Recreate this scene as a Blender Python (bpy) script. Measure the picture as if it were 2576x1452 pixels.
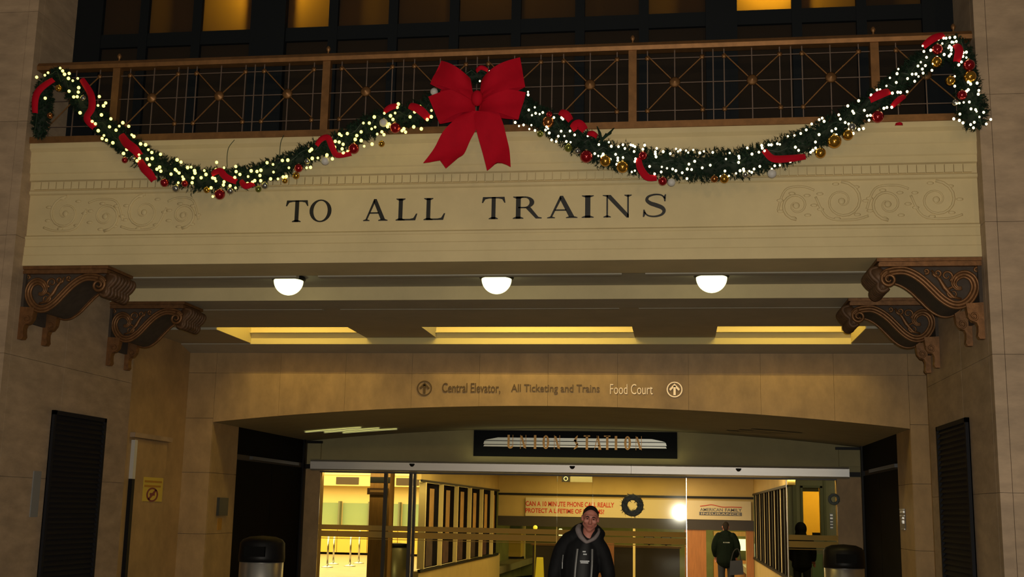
import bpy, bmesh, math, random
from mathutils import Vector, Matrix, Euler

for o in list(bpy.data.objects):
    bpy.data.objects.remove(o)
S = bpy.context.scene
COL = S.collection
rnd = random.Random(7)
pi = math.pi

# ------------------------------------------------------------------ camera
CAM = Vector((0.0, 0.0, 1.68))
YAW, PITCH, ROLL, FPX = 0.141755605, 0.185458588, 0.0199289249, 2978.69
_f = Vector((-math.sin(YAW) * math.cos(PITCH), math.cos(YAW) * math.cos(PITCH), math.sin(PITCH)))
_r0 = Vector((math.cos(YAW), math.sin(YAW), 0))
_u0 = _r0.cross(_f)
_r = math.cos(ROLL) * _r0 + math.sin(ROLL) * _u0
_u = -math.sin(ROLL) * _r0 + math.cos(ROLL) * _u0
cd = bpy.data.cameras.new('camera')
cam = bpy.data.objects.new('camera', cd)
COL.objects.link(cam)
cam.matrix_world = Matrix(((_r.x, _u.x, -_f.x, CAM.x), (_r.y, _u.y, -_f.y, CAM.y), (_r.z, _u.z, -_f.z, CAM.z), (0, 0, 0, 1)))
cd.sensor_width = 36.0
cd.lens = 36.0 * FPX / 2576
cd.clip_end = 300
S.camera = cam


def at(px, py, Y):
    """point of the photograph's pixel on the plane at depth Y"""
    d = _r * ((px - 1288) / FPX) - _u * ((py - 726) / FPX) + _f
    return CAM + d * (Y / d.y)


# ------------------------------------------------------------------ world, hall lamps, camera flash, exposure
W = bpy.data.worlds.new('hall_ambience')
S.world = W
W.use_nodes = True
W.node_tree.nodes['Background'].inputs[0].default_value = (1.0, 0.92, 0.78, 1)
W.node_tree.nodes['Background'].inputs[1].default_value = 0.050
S.view_settings.view_transform = 'Standard'
S.view_settings.look = 'None'
S.view_settings.exposure = 0.0
S.view_settings.gamma = 1.0
S.view_settings.use_curve_mapping = False
S.cycles.use_light_tree = True
S.cycles.max_bounces = 8
S.cycles.transparent_max_bounces = 16
S.cycles.sample_clamp_indirect = 4.0
S.cycles.caustics_reflective = False
S.cycles.caustics_refractive = False


def area(name, loc, direction, size, power, color, size_y=None, spread=None):
    ld = bpy.data.lights.new(name, 'AREA')
    ld.energy = power
    ld.color = color
    ld.size = size
    if size_y:
        ld.shape = 'RECTANGLE'
        ld.size_y = size_y
    else:
        ld.shape = 'DISK'
    if spread:
        ld.spread = spread
    o = bpy.data.objects.new(name, ld)
    COL.objects.link(o)
    o.location = loc
    o.rotation_euler = Vector(direction).to_track_quat('-Z', 'Y').to_euler()
    return o


FLASH = area('camera_flash_light', (0.03, -0.03, 1.74), _f, 0.05, 540, (1.0, 0.95, 0.82))
for _x, _p in ((-9, 60), (-3, 110), (3, 200), (9, 210)):
    area('hall_lamp_light', (_x, -14, 5.6), (-2.1 - _x, 27, -1.0), 0.6, _p, (1.0, 0.66, 0.30))


def point(name, loc, power, color, r=0.05):
    ld = bpy.data.lights.new(name, 'POINT')
    ld.energy = power
    ld.color = color
    ld.shadow_soft_size = r
    o = bpy.data.objects.new(name, ld)
    COL.objects.link(o)
    o.location = loc
    return o


# ------------------------------------------------------------------ materials
MATS = {}


def mat(name, col, rough=0.6, metal=0.0, noise=0.0, nscale=6.0, emit=None, estr=0.0, spec=0.5, stretch=None, bump=0.0, col2=None, sheen=0.0, coat=0.0):
    m = bpy.data.materials.new(name)
    m.use_nodes = True
    nt = m.node_tree
    b = nt.nodes['Principled BSDF']
    b.inputs['Base Color'].default_value = (*col, 1)
    b.inputs['Roughness'].default_value = rough
    b.inputs['Metallic'].default_value = metal
    b.inputs['Specular IOR Level'].default_value = spec
    if sheen:
        b.inputs['Sheen Weight'].default_value = sheen
    if coat:
        b.inputs['Coat Weight'].default_value = coat
        b.inputs['Coat Roughness'].default_value = 0.1
    if noise or bump:
        tc = nt.nodes.new('ShaderNodeTexCoord')
        mp = nt.nodes.new('ShaderNodeMapping')
        nz = nt.nodes.new('ShaderNodeTexNoise')
        nz.inputs['Scale'].default_value = nscale
        nz.inputs['Detail'].default_value = 6
        nz.inputs['Roughness'].default_value = 0.65
        if stretch:
            mp.inputs['Scale'].default_value = stretch
        nt.links.new(tc.outputs['Object'], mp.inputs['Vector'])
        nt.links.new(mp.outputs['Vector'], nz.inputs['Vector'])
        if noise:
            rp = nt.nodes.new('ShaderNodeValToRGB')
            c2 = col2 or tuple(c * (1 - noise) for c in col)
            c1 = tuple(min(1, c * (1 + noise * 0.4)) for c in col)
            rp.color_ramp.elements[0].position = 0.32
            rp.color_ramp.elements[1].position = 0.68
            rp.color_ramp.elements[0].color = (*c2, 1)
            rp.color_ramp.elements[1].color = (*c1, 1)
            nt.links.new(nz.outputs['Fac'], rp.inputs['Fac'])
            nt.links.new(rp.outputs['Color'], b.inputs['Base Color'])
        if bump:
            bp = nt.nodes.new('ShaderNodeBump')
            bp.inputs['Strength'].default_value = bump
            bp.inputs['Distance'].default_value = 0.01
            nt.links.new(nz.outputs['Fac'], bp.inputs['Height'])
            nt.links.new(bp.outputs['Normal'], b.inputs['Normal'])
    if emit:
        b.inputs['Emission Color'].default_value = (*emit, 1)
        b.inputs['Emission Strength'].default_value = estr
    MATS[name] = m
    return m


def glassmat(name, tint, ior=1.45, rough=0.06):
    m = bpy.data.materials.new(name)
    m.use_nodes = True
    nt = m.node_tree
    nt.nodes.clear()
    out = nt.nodes.new('ShaderNodeOutputMaterial')
    mx = nt.nodes.new('ShaderNodeMixShader')
    tr = nt.nodes.new('ShaderNodeBsdfTransparent')
    gl = nt.nodes.new('ShaderNodeBsdfGlossy')
    fr = nt.nodes.new('ShaderNodeFresnel')
    fr.inputs['IOR'].default_value = ior
    tr.inputs['Color'].default_value = (*tint, 1)
    gl.inputs['Roughness'].default_value = rough
    nt.links.new(fr.outputs[0], mx.inputs[0])
    nt.links.new(tr.outputs[0], mx.inputs[1])
    nt.links.new(gl.outputs[0], mx.inputs[2])
    nt.links.new(mx.outputs[0], out.inputs[0])
    return m


def transmat(name, col, tcol, k=0.5):
    m = bpy.data.materials.new(name)
    m.use_nodes = True
    nt = m.node_tree
    nt.nodes.clear()
    out = nt.nodes.new('ShaderNodeOutputMaterial')
    mx = nt.nodes.new('ShaderNodeMixShader')
    mx.inputs[0].default_value = k
    d = nt.nodes.new('ShaderNodeBsdfDiffuse')
    t = nt.nodes.new('ShaderNodeBsdfTranslucent')
    d.inputs[0].default_value = (*col, 1)
    t.inputs[0].default_value = (*tcol, 1)
    nt.links.new(d.outputs[0], mx.inputs[1])
    nt.links.new(t.outputs[0], mx.inputs[2])
    nt.links.new(mx.outputs[0], out.inputs[0])
    return m


trav = mat('travertine', (0.40, 0.285, 0.185), 0.55, noise=0.28, nscale=2.2, stretch=(1, 1, 2.6), bump=0.15)
trav2 = mat('travertine_warm', (0.42, 0.275, 0.13), 0.55, noise=0.25, nscale=2.0, stretch=(1.6, 1, 1), bump=0.1)
core_m = mat('wall_core', (0.10, 0.075, 0.05), 0.9)
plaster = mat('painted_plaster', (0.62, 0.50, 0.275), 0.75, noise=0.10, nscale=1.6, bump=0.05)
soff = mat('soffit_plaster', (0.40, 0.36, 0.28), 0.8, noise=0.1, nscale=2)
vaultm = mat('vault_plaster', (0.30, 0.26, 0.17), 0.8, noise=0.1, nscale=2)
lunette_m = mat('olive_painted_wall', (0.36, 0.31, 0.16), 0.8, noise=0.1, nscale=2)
floor_m = mat('marble_floor', (0.34, 0.28, 0.20), 0.35, noise=0.2, nscale=1.5)
brass = mat('bronze_brass', (0.26, 0.125, 0.045), 0.5, 0.6, noise=0.25, nscale=9)
brass_d = mat('bronze_dark', (0.16, 0.11, 0.085), 0.5, 0.3, noise=0.2, nscale=9)
carved = mat('carved_bronze', (0.21, 0.098, 0.038), 0.5, 0.6, noise=0.35, nscale=14, bump=0.3)
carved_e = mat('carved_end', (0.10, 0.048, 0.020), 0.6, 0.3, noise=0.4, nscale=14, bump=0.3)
carved_d = mat('carved_shaded', (0.05, 0.034, 0.024), 0.8, noise=0.3, nscale=10)  # darker bronze, shade of the recessed parts put into the colour
black_steel = mat('dark_window_metal', (0.004, 0.006, 0.008), 0.7, spec=0.2)
louv_m = mat('louver_metal', (0.010, 0.010, 0.013), 0.75, spec=0.2)
black_m = mat('black_paint', (0.006, 0.006, 0.007), 0.5, spec=0.25)
ink = mat('black_lettering', (0.006, 0.006, 0.006), 0.5)
alu = mat('brushed_aluminium', (0.74, 0.725, 0.715), 0.46, 0.9, noise=0.06, nscale=3, stretch=(0.3, 8, 30))
chrome = mat('chrome', (0.55, 0.54, 0.52), 0.22, 1.0)
steelcan = mat('steel_bin', (0.60, 0.58, 0.54), 0.30, 0.85, noise=0.05, nscale=4)
red_v = mat('red_velvet', (0.43, 0.002, 0.014), 0.85, spec=0.15, noise=0.12, nscale=5)
red_b = mat('red_glass', (0.36, 0.004, 0.012), 0.10, 0.65, coat=0.6)
gold_b = mat('gold_glass', (0.62, 0.33, 0.05), 0.14, 0.9)
silver_b = mat('silver_glass', (0.46, 0.45, 0.42), 0.12, 0.9)
pearl_b = mat('frosted_white_glass', (0.50, 0.48, 0.46), 0.55)
green_b = mat('olive_glass', (0.22, 0.24, 0.05), 0.12, 0.7)
copper_b = mat('copper_glass', (0.45, 0.16, 0.05), 0.15, 0.9)
cap_m = mat('ornament_cap', (0.5, 0.4, 0.2), 0.3, 0.9)
needle_m = mat('fir_needles', (0.009, 0.024, 0.012), 0.8, spec=0.2, noise=0.5, nscale=12)
core_g = mat('garland_core', (0.008, 0.016, 0.008), 0.9)
bulb_m = mat('bulb_warm_white', (1, 0.9, 0.5), 0.4, emit=(1.0, 0.86, 0.16), estr=2.6)
bulb2_m = mat('bulb_bright_white', (1, 0.9, 0.7), 0.4, emit=(1.0, 0.86, 0.44), estr=3.2)
wire_m = mat('green_wire', (0.012, 0.03, 0.012), 0.6)
dome_m = mat('opal_glass_lit', (0.9, 0.9, 0.7), 0.4, emit=(1.0, 0.97, 0.50), estr=2.0)
grid_m = mat('lit_grille_bar', (0.6, 0.6, 0.4), 0.5, emit=(0.95, 0.9, 0.35), estr=0.40)
signblk = mat('sign_black', (0.005, 0.006, 0.009), 0.7, spec=0.1)
signwht = mat('sign_white', (0.80, 0.80, 0.74), 0.45, 0.75)
copper_l = mat('copper_letters', (0.62, 0.34, 0.12), 0.5, 0.4)
letter_d = mat('dark_brass_letters', (0.14, 0.085, 0.03), 0.45, 0.5)
letter_lit = mat('flash_lit_brass_letters', (0.60, 0.47, 0.28), 0.3, 0.8)  # same brass, with the flash it catches put into a brighter colour
yellow_s = mat('yellow_sign', (0.62, 0.46, 0.07), 0.5)
orange_s = mat('orange_print', (0.42, 0.20, 0.02), 0.5)
maroon_s = mat('maroon_print', (0.20, 0.035, 0.04), 0.5)
lit_edge_w = mat('lit_edge_white', (0.6, 0.58, 0.54), 0.5)
wood_m = mat('brown_wood', (0.30, 0.155, 0.045), 0.5, noise=0.25, nscale=4, stretch=(6, 6, 0.6))
orangew = mat('orange_wood', (0.42, 0.16, 0.04), 0.5, noise=0.2, nscale=4, stretch=(6, 6, 0.6))
cream = mat('cream_mullion', (0.84, 0.68, 0.36), 0.6)
tanwall = mat('tan_wall', (0.55, 0.40, 0.16), 0.7, noise=0.12, nscale=1.5)
dark_pane = mat('dark_glass_pane', (0.010, 0.008, 0.007), 1.0, 0.0, spec=0.0)
poster_m = mat('brown_poster', (0.50, 0.27, 0.08), 0.5, noise=0.3, nscale=3)
hallwall = mat('ticket_hall_wall', (0.75, 0.60, 0.30), 0.7)
greenp = mat('green_window', (0.27, 0.37, 0.22), 0.4)
goldst = transmat('gold_vinyl', (0.74, 0.56, 0.19), (0.80, 0.62, 0.22), 0.5)
red_ink = mat('red_print', (0.55, 0.03, 0.02), 0.5)
banner_m = mat('banner_vinyl', (0.66, 0.56, 0.38), 0.55)
blue_ink = mat('slate_print', (0.11, 0.11, 0.14), 0.5)
orange_wall = mat('orange_wall', (0.72, 0.42, 0.06), 0.7)
wreath_m = mat('wreath_frosted', (0.15, 0.18, 0.18), 0.7, noise=0.5, nscale=20)
grey_gr = mat('grey_green_metal', (0.16, 0.17, 0.12), 0.5)
skin_m = mat('skin', (0.46, 0.17, 0.125), 0.55, noise=0.15, nscale=12)
hair_m = mat('dark_brown_hair', (0.014, 0.009, 0.007), 0.8, spec=0.2)
coat_m = mat('black_coat', (0.005, 0.005, 0.006), 0.75, spec=0.2, noise=0.4, nscale=10, bump=0.4)
coatg_m = mat('dark_green_jacket', (0.003, 0.007, 0.0045), 0.85, spec=0.1, noise=0.4, nscale=9, bump=0.3)
hood_m = mat('grey_hoodie', (0.20, 0.165, 0.165), 0.8, noise=0.2, nscale=20)
jean_m = mat('dark_trousers', (0.012, 0.013, 0.02), 0.8)
zip_m = mat('grey_zip', (0.13, 0.13, 0.13), 0.4, 0.5)
shirt_m = mat('black_shirt', (0.006, 0.006, 0.007), 0.7)
shoe_m = mat('dark_shoe', (0.02, 0.018, 0.016), 0.5)
eye_m = mat('eye_dark', (0.03, 0.02, 0.02), 0.3)
yel_plastic = mat('yellow_plastic', (0.75, 0.68, 0.03), 0.4)
glass_door = glassmat('door_glass', (0.80, 0.79, 0.63), 1.26, 0.055)
glass_clear = glassmat('clear_glass', (0.9, 0.92, 0.85), 1.3, 0.03)
pane_amber = transmat('amber_pane', (0.040, 0.032, 0.026), (0.80, 0.58, 0.16), 0.5)

# ------------------------------------------------------------------ mesh building
ORG = {}


class MB:
    def __init__(s):
        s.V = []
        s.F = []

    def add(s, vs, fs):
        n = len(s.V)
        s.V += [tuple(v) for v in vs]
        s.F += [tuple(i + n for i in f) for f in fs]
        return s

    def box(s, x0, x1, y0, y1, z0, z1):
        return s.add([(x0, y0, z0), (x1, y0, z0), (x1, y1, z0), (x0, y1, z0), (x0, y0, z1), (x1, y0, z1), (x1, y1, z1), (x0, y1, z1)],
                     [(0, 3, 2, 1), (4, 5, 6, 7), (0, 1, 5, 4), (1, 2, 6, 5), (2, 3, 7, 6), (3, 0, 4, 7)])

    def prism(s, poly, a, b, ax='y'):
        """poly in the plane across axis ax, extruded from a to b"""
        n = len(poly)

        def P(u, v, w):
            return (u, w, v) if ax == 'y' else ((w, u, v) if ax == 'x' else (u, v, w))
        vs = [P(u, v, a) for u, v in poly] + [P(u, v, b) for u, v in poly]
        fs = [tuple(range(n)), tuple(range(2 * n - 1, n - 1, -1))]
        fs += [(i, i + n, (i + 1) % n + n, (i + 1) % n) for i in range(n)]
        return s.add(vs, fs)

    def tube(s, pts, r, n=8, closed=False, flat=1.0, cap=True, up=(0, 1, 0)):
        pts = [Vector(p) for p in pts]
        m = len(pts)
        rs = r if isinstance(r, (list, tuple)) else [r] * m
        vs = []
        fs = []
        for i, p in enumerate(pts):
            a = pts[(i - 1) % m] if (closed or i > 0) else pts[0]
            b = pts[(i + 1) % m] if (closed or i < m - 1) else pts[-1]
            t = (b - a)
            if t.length < 1e-9:
                t = Vector((0, 0, 1))
            t.normalize()
            u = Vector(up)
            if abs(t.dot(u)) > 0.95:
                u = Vector((1, 0, 0)) if abs(t.x) < 0.9 else Vector((0, 0, 1))
            e1 = t.cross(u).normalized()
            e2 = e1.cross(t).normalized()
            rr = rs[i]
            ra, rb = rr if isinstance(rr, tuple) else (rr, rr * flat)
            for k in range(n):
                c = 2 * pi * k / n
                vs.append(p + e1 * (ra * math.cos(c)) + e2 * (rb * math.sin(c)))
        L = m if closed else m - 1
        for i in range(L):
            j = (i + 1) % m
            for k in range(n):
                k2 = (k + 1) % n
                fs.append((i * n + k, i * n + k2, j * n + k2, j * n + k))
        if cap and not closed:
            fs.append(tuple(range(n - 1, -1, -1)))
            fs.append(tuple((m - 1) * n + k for k in range(n)))
        return s.add(vs, fs)

    def lathe(s, prof, c=(0, 0, 0), n=24, axis='z'):
        vs = []
        fs = []
        m = len(prof)
        for r, z in prof:
            for k in range(n):
                a = 2 * pi * k / n
                x, y = r * math.cos(a), r * math.sin(a)
                if axis == 'z':
                    vs.append((c[0] + x, c[1] + y, c[2] + z))
                else:
                    vs.append((c[0] + x, c[1] + z, c[2] + y))
        for i in range(m - 1):
            for k in range(n):
                k2 = (k + 1) % n
                fs.append((i * n + k, i * n + k2, (i + 1) * n + k2, (i + 1) * n + k))
        fs.append(tuple(range(n - 1, -1, -1)))
        fs.append(tuple((m - 1) * n + k for k in range(n)))
        return s.add(vs, fs)

    def ball(s, c, r, n=16, m=10):
        rx, ry, rz = r if isinstance(r, (tuple, list)) else (r, r, r)
        vs = [(c[0], c[1], c[2] - rz)]
        for i in range(1, m):
            a = -pi / 2 + pi * i / m
            for k in range(n):
                b = 2 * pi * k / n
                vs.append((c[0] + rx * math.cos(a) * math.cos(b), c[1] + ry * math.cos(a) * math.sin(b), c[2] + rz * math.sin(a)))
        vs.append((c[0], c[1], c[2] + rz))
        fs = [(0, 1 + (k + 1) % n, 1 + k) for k in range(n)]
        for i in range(m - 2):
            for k in range(n):
                k2 = (k + 1) % n
                fs.append((1 + i * n + k, 1 + i * n + k2, 1 + (i + 1) * n + k2, 1 + (i + 1) * n + k))
        q = 1 + (m - 2) * n
        t = len(vs) - 1
        fs += [(q + k, q + (k + 1) % n, t) for k in range(n)]
        return s.add(vs, fs)

    def grid(s, rows):
        m = len(rows)
        n = len(rows[0])
        vs = [p for r in rows for p in r]
        fs = [(i * n + k, i * n + k + 1, (i + 1) * n + k + 1, (i + 1) * n + k) for i in range(m - 1) for k in range(n - 1)]
        return s.add(vs, fs)

    def mesh(s, name, m, smooth=False, org=(0, 0, 0), fix=True):
        me = bpy.data.meshes.new(name)
        o = Vector(org)
        me.from_pydata([Vector(v) - o for v in s.V], [], s.F)
        if fix:
            bm = bmesh.new()
            bm.from_mesh(me)
            bmesh.ops.recalc_face_normals(bm, faces=bm.faces)
            bm.to_mesh(me)
            bm.free()
        if smooth:
            me.polygons.foreach_set('use_smooth', [True] * len(me.polygons))
        me.materials.append(m)
        return me


def obj(name, mb, m, parent=None, smooth=False, label=None, stuff=False, loc=None, fix=True):
    org = ORG[parent.name] if parent else Vector(loc or (0, 0, 0))
    me = mb if isinstance(mb, bpy.types.Mesh) else mb.mesh(name, m, smooth, org, fix)
    o = bpy.data.objects.new(name, me)
    COL.objects.link(o)
    if parent:
        o.parent = parent
    else:
        o.location = org
    ORG[o.name] = Vector(org)
    if label:
        o['label'] = label
    if stuff:
        o['kind'] = 'stuff'
    return o


def inst(name, me, parent, pos, rot=(0, 0, 0), sc=1.0, label=None):
    o = bpy.data.objects.new(name, me)
    COL.objects.link(o)
    if parent:
        o.parent = parent
        o.location = Vector(pos) - ORG[parent.name]
    else:
        o.location = pos
    o.rotation_euler = rot
    o.scale = (sc, sc, sc) if not isinstance(sc, (tuple, list)) else sc
    ORG[o.name] = Vector(pos)
    if label:
        o['label'] = label
    return o


def tag(o, label, cat, group=None):
    o['label'] = label
    o['category'] = cat
    if group:
        o['group'] = group
    return o


def thing(name, label, cat, loc=(0, 0, 0), rotz=0, group=None):
    o = bpy.data.objects.new(name, None)
    COL.objects.link(o)
    o.empty_display_size = 0.1
    o.location = loc
    o.rotation_euler = (0, 0, rotz)
    ORG[o.name] = Vector(loc) if not rotz else Vector((0, 0, 0))
    return tag(o, label, cat, group)


def struct(name, mb, m, label=None):
    o = obj(name, mb, m)
    o['kind'] = 'structure'
    if label:
        o['label'] = label
    return o


def B(*a):
    return MB().box(*a)


def text(name, s, m, parent, x0, x1, z0, z1, y, depth=0.006, bold=0.0):
    """sans lettering facing -Y, fitted between x0..x1 and z0..z1"""
    cu = bpy.data.curves.new(name, 'FONT')
    cu.body = s
    cu.extrude = 0.5
    cu.offset = bold
    cu.resolution_u = 3
    t = bpy.data.objects.new(name, cu)
    COL.objects.link(t)
    dg = bpy.context.evaluated_depsgraph_get()
    me = bpy.data.meshes.new_from_object(t.evaluated_get(dg))
    bpy.data.objects.remove(t)
    xs = [v.co.x for v in me.vertices]
    ys = [v.co.y for v in me.vertices]
    ax, bx, ay, by = min(xs), max(xs), min(ys), max(ys)
    og = ORG[parent.name]
    for v in me.vertices:
        u = (v.co.x - ax) / (bx - ax)
        w = (v.co.y - ay) / (by - ay)
        d = y if v.co.z < 0 else y - depth
        v.co = Vector((x0 + u * (x1 - x0), d, z0 + w * (z1 - z0))) - og
    me.materials.clear()
    me.materials.append(m)
    return obj(name, me, m, parent)


def cr(pts, n=6):
    """Catmull-Rom through points"""
    P = [Vector(p) for p in pts]
    out = []
    for i in range(len(P) - 1):
        a = P[max(i - 1, 0)]
        b = P[i]
        c = P[i + 1]
        d = P[min(i + 2, len(P) - 1)]
        for k in range(n):
            t = k / n
            out.append(0.5 * ((2 * b) + (c - a) * t + (2 * a - 5 * b + 4 * c - d) * t * t + (3 * b - a - 3 * c + d) * t ** 3))
    out.append(P[-1])
    return out


# ------------------------------------------------------------------ main dimensions
XL, XR = -7.32, 3.03          # inner faces of the two piers
XC = (XL + XR) / 2
YF = 12.0                     # pier fronts
YB = 12.2                     # balcony beam face
YW = 19.0                     # arched wall
YD = 24.2                     # glass entrance
AL, AR = -7.72, 3.53          # arch opening
ZT = 4.285                    # underside of the beam


def arch(x):
    """height of the segmental arch"""
    t = (x - (AL + AR) / 2) / ((AR - AL) / 2)
    t = max(-1, min(1, t))
    return 3.04 + 0.31 * (1 - t * t)


# ------------------------------------------------------------------ floor and piers
fm = MB()
fm.box(-26, 22, -22, 27, -0.2, 0)
fm.box(-26, -5.35, 27, 52, -0.2, 0)
fm.box(2.13, 22, 27, 52, -0.2, 0)
fm.prism([(27, 0), (35, -0.9), (52, -0.9), (52, -1.1), (27, -0.2)], -5.35, 2.13, 'x')
struct('floor', fm, floor_m)

COURSE = [-0.06, 0.61, 1.94, 3.27, 4.60, 5.93, 7.26, 8.59, 9.92]


def pier(name, sx, xin):
    """sx: -1 left pier, +1 right pier; inner face at xin"""
    X = lambda d: xin + sx * d          # d = distance into the pier
    core = MB()
    a, b = sorted((X(0.03), X(7.0)))
    core.box(a, b, YF + 0.03, 15.1, -0.1, 11)
    w = struct(name, core, core_m)
    for z0, z1 in zip(COURSE[:-1], COURSE[1:]):
        def sl(d0, d1, y0, y1):
            p, q = sorted((X(d0), X(d1)))
            obj('stone_slab', B(p, q, y0, y1, z0 + 0.002, z1 - 0.002), trav, w)
        sl(0.0, 0.114, YF - 0.005, YF + 0.12)
        sl(0.120, 1.30, YF, YF + 0.03)
        sl(1.306, 2.5, YF, YF + 0.03)
        sl(2.506, 3.7, YF, YF + 0.03)
        sl(0.0, 0.03, YF + 0.124, 13.30)
        sl(0.0, 0.03, 13.305, 15.10)
    return w


pier('wall_left', -1, XL)
pier('wall_right', 1, XR)

# walls of the recess behind the piers
struct('wall_recess_left', B(-8.5, -8.2, 15.1, 19.0, -0.1, 4.6), trav2)
struct('wall_recess_right', B(3.9, 4.2, 15.1, 19.0, -0.1, 4.6), trav2)

# ------------------------------------------------------------------ arched wall with its slabs
wb = MB()
N = 24
xs = [AL + (AR - AL) * i / N for i in range(N + 1)]
for i in range(N):
    x0, x1 = xs[i], xs[i + 1]
    wb.prism([(x0, arch(x0) + 0.002), (x1, arch(x1) + 0.002), (x1, 4.6), (x0, 4.6)], YW + 0.03, YW + 1.2, 'y')
wb.box(-8.5, AL - 0.03, YW + 0.03, YW + 5.6, -0.1, 4.6)
wb.box(AR + 0.03, 4.2, YW + 0.03, YW + 5.6, -0.1, 4.6)
wall_back = struct('wall_back', wb, core_m)
cols = 10
for i in range(cols):
    a = AL + (AR - AL) * i / cols + 0.0015
    b = AL + (AR - AL) * (i + 1) / cols - 0.0015
    low = [(a + (b - a) * k / 4, arch(a + (b - a) * k / 4)) for k in range(5)]
    obj('stone_slab', MB().prism(low + [(b, 3.8635), (a, 3.8635)], YW, YW + 0.03, 'y'), trav2, wall_back)
    obj('stone_slab', B(a, b, YW, YW + 0.03, 3.8665, 4.35), trav2, wall_back)
for a, b in ((-8.2, AL - 0.003), (AR + 0.003, 3.9)):
    for z0, z1 in ((0, 1.2), (1.206, 2.2), (2.206, 3.1), (3.106, 3.862), (3.868, 4.35)):
        obj('stone_slab', B(a, b, YW, YW + 0.03, z0, z1), trav2, wall_back)
# reveals of the arch
for xa, xb in ((AL - 0.03, AL), (AR, AR + 0.03)):
    for z0, z1 in ((0, 1.2), (1.206, 2.2), (2.206, 3.045)):
        obj('stone_slab', B(xa, xb, YW + 0.034, 20.2, z0, z1), trav2, wall_back)
# vault between arch and doors
vl = MB()
vl.grid([[(x, y, arch(x)) for x in xs] for y in (YW + 0.03, YD + 0.2)])
vl.grid([[(x, y, arch(x) + 0.02) for x in xs] for y in (YW + 0.03, YD + 0.2)])
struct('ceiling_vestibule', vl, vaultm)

# ------------------------------------------------------------------ portal soffits and lit cove
cl = MB()
cl.box(-8.5, 4.2, 12.87, 14.3, 4.42, 5.0)
cl.box(-8.5, 4.2, 14.3, 14.95, 4.25, 5.0)
cl.box(-8.5, 4.2, 14.95, 17.1, 4.345, 5.95)
cl.box(-8.5, -7.0, 17.1, 18.6, 4.31, 5.95)
cl.box(2.64, 4.2, 17.1, 18.6, 4.31, 5.95)
cl.prism([(18.6, 4.295), (19.06, 4.19), (19.06, 5.95), (18.6, 5.95)], -8.5, 4.2, 'x')
cl.box(-8.5, 4.2, 17.0, 19.2, 5.90, 6.0)
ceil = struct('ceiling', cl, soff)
obj('beam_face', B(-7.3, 3.02, 14.285, 14.30, 4.25, 4.42), plaster, ceil)
for a, b in ((-7.3, -4.38), (-4.12, -0.62), (-0.36, 3.02)):
    obj('moulding', B(a, b, 12.98, 13.08, 4.292, 4.43), soff, ceil)
    obj('moulding', B(a + 0.1, b - 0.1, 13.10, 13.16, 4.335, 4.43), soff, ceil)
for a, b in ((-7.3, -4.7), (-4.45, -0.75), (-0.5, 3.02)):
    obj('moulding', B(a, b, 15.06, 15.16, 4.262, 4.36), soff, ceil)
covem = mat('cove_paint', (0.74, 0.62, 0.28), 0.7)
obj('cove_back', B(-7.0, 2.64, 18.585, 18.60, 4.297, 4.475), covem, ceil)
obj('cove_step', B(-7.0, 2.64, 18.50, 18.60, 4.475, 4.487), covem, ceil)
for a, b in ((-7.0, -5.03), (-3.87, -0.68), (0.57, 2.49)):
    obj('cove_panel', B(a, b, 18.56, 18.58, 4.487, 5.9), covem, ceil)
for a, b in ((-5.03, -3.87), (-0.68, 0.57)):
    bmx = MB()
    bmx.prism([(a, 4.40), (b, 4.40), (b, 4.95), (a, 4.95)], 17.1, 18.57, 'y')
    obj('cross_beam', bmx, soff, ceil)
obj('cove_end', B(-7.0, -6.985, 17.1, 18.6, 4.312, 5.9), covem, ceil)
obj('cove_end', B(2.625, 2.64, 17.1, 18.6, 4.312, 5.9), covem, ceil)
for a, b in ((-6.9, -5.1), (-3.8, -0.75), (0.65, 2.4)):
    area('cove_tube_light', ((a + b) / 2, 17.30, 5.62), (0, 0.55, -1), b - a, 20 * (b - a), (1.0, 0.74, 0.20), 0.10)

# ------------------------------------------------------------------ balcony beam (entablature) : trim_1
prof = [(12.87, 4.285), (12.178, 4.285), (12.178, 4.40), (12.184, 4.412), (12.184, 4.50), (12.192, 4.512), (12.192, 4.590), (12.182, 4.600), (12.182, 4.622),
        (12.205, 4.64), (12.205, 5.105), (12.18, 5.12), (12.18, 5.150), (12.195, 5.165), (12.195, 5.262), (12.165, 5.275), (12.165, 5.345),
        (12.15, 5.360), (12.15, 5.47), (12.14, 5.482), (12.14, 5.60), (12.10, 5.635), (12.10, 5.695), (12.87, 5.695)]
trim1 = struct('trim_1', MB().prism(prof, XL, XR, 'x'), plaster)
dn = B(-0.041, 0.041, -0.018, 0.02, -0.043, 0.043).mesh('dentil', plaster)
nd = 112
for i in range(nd):
    inst('dentil', dn, trim1, (XL + 0.05 + (XR - XL - 0.1) * (i + 0.5) / nd, 12.188, 5.213))
# acanthus scrolls carved at both ends of the frieze
def spiral(cx, cz, r0, turns, a0, sgn, k=26):
    pts = []
    for i in range(k + 1):
        t = i / k
        a = a0 + sgn * turns * 2 * pi * t
        r = r0 * (1 - 0.86 * t)
        pts.append((cx + r * math.cos(a), 12.203, cz + r * math.sin(a)))
    return pts


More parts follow.
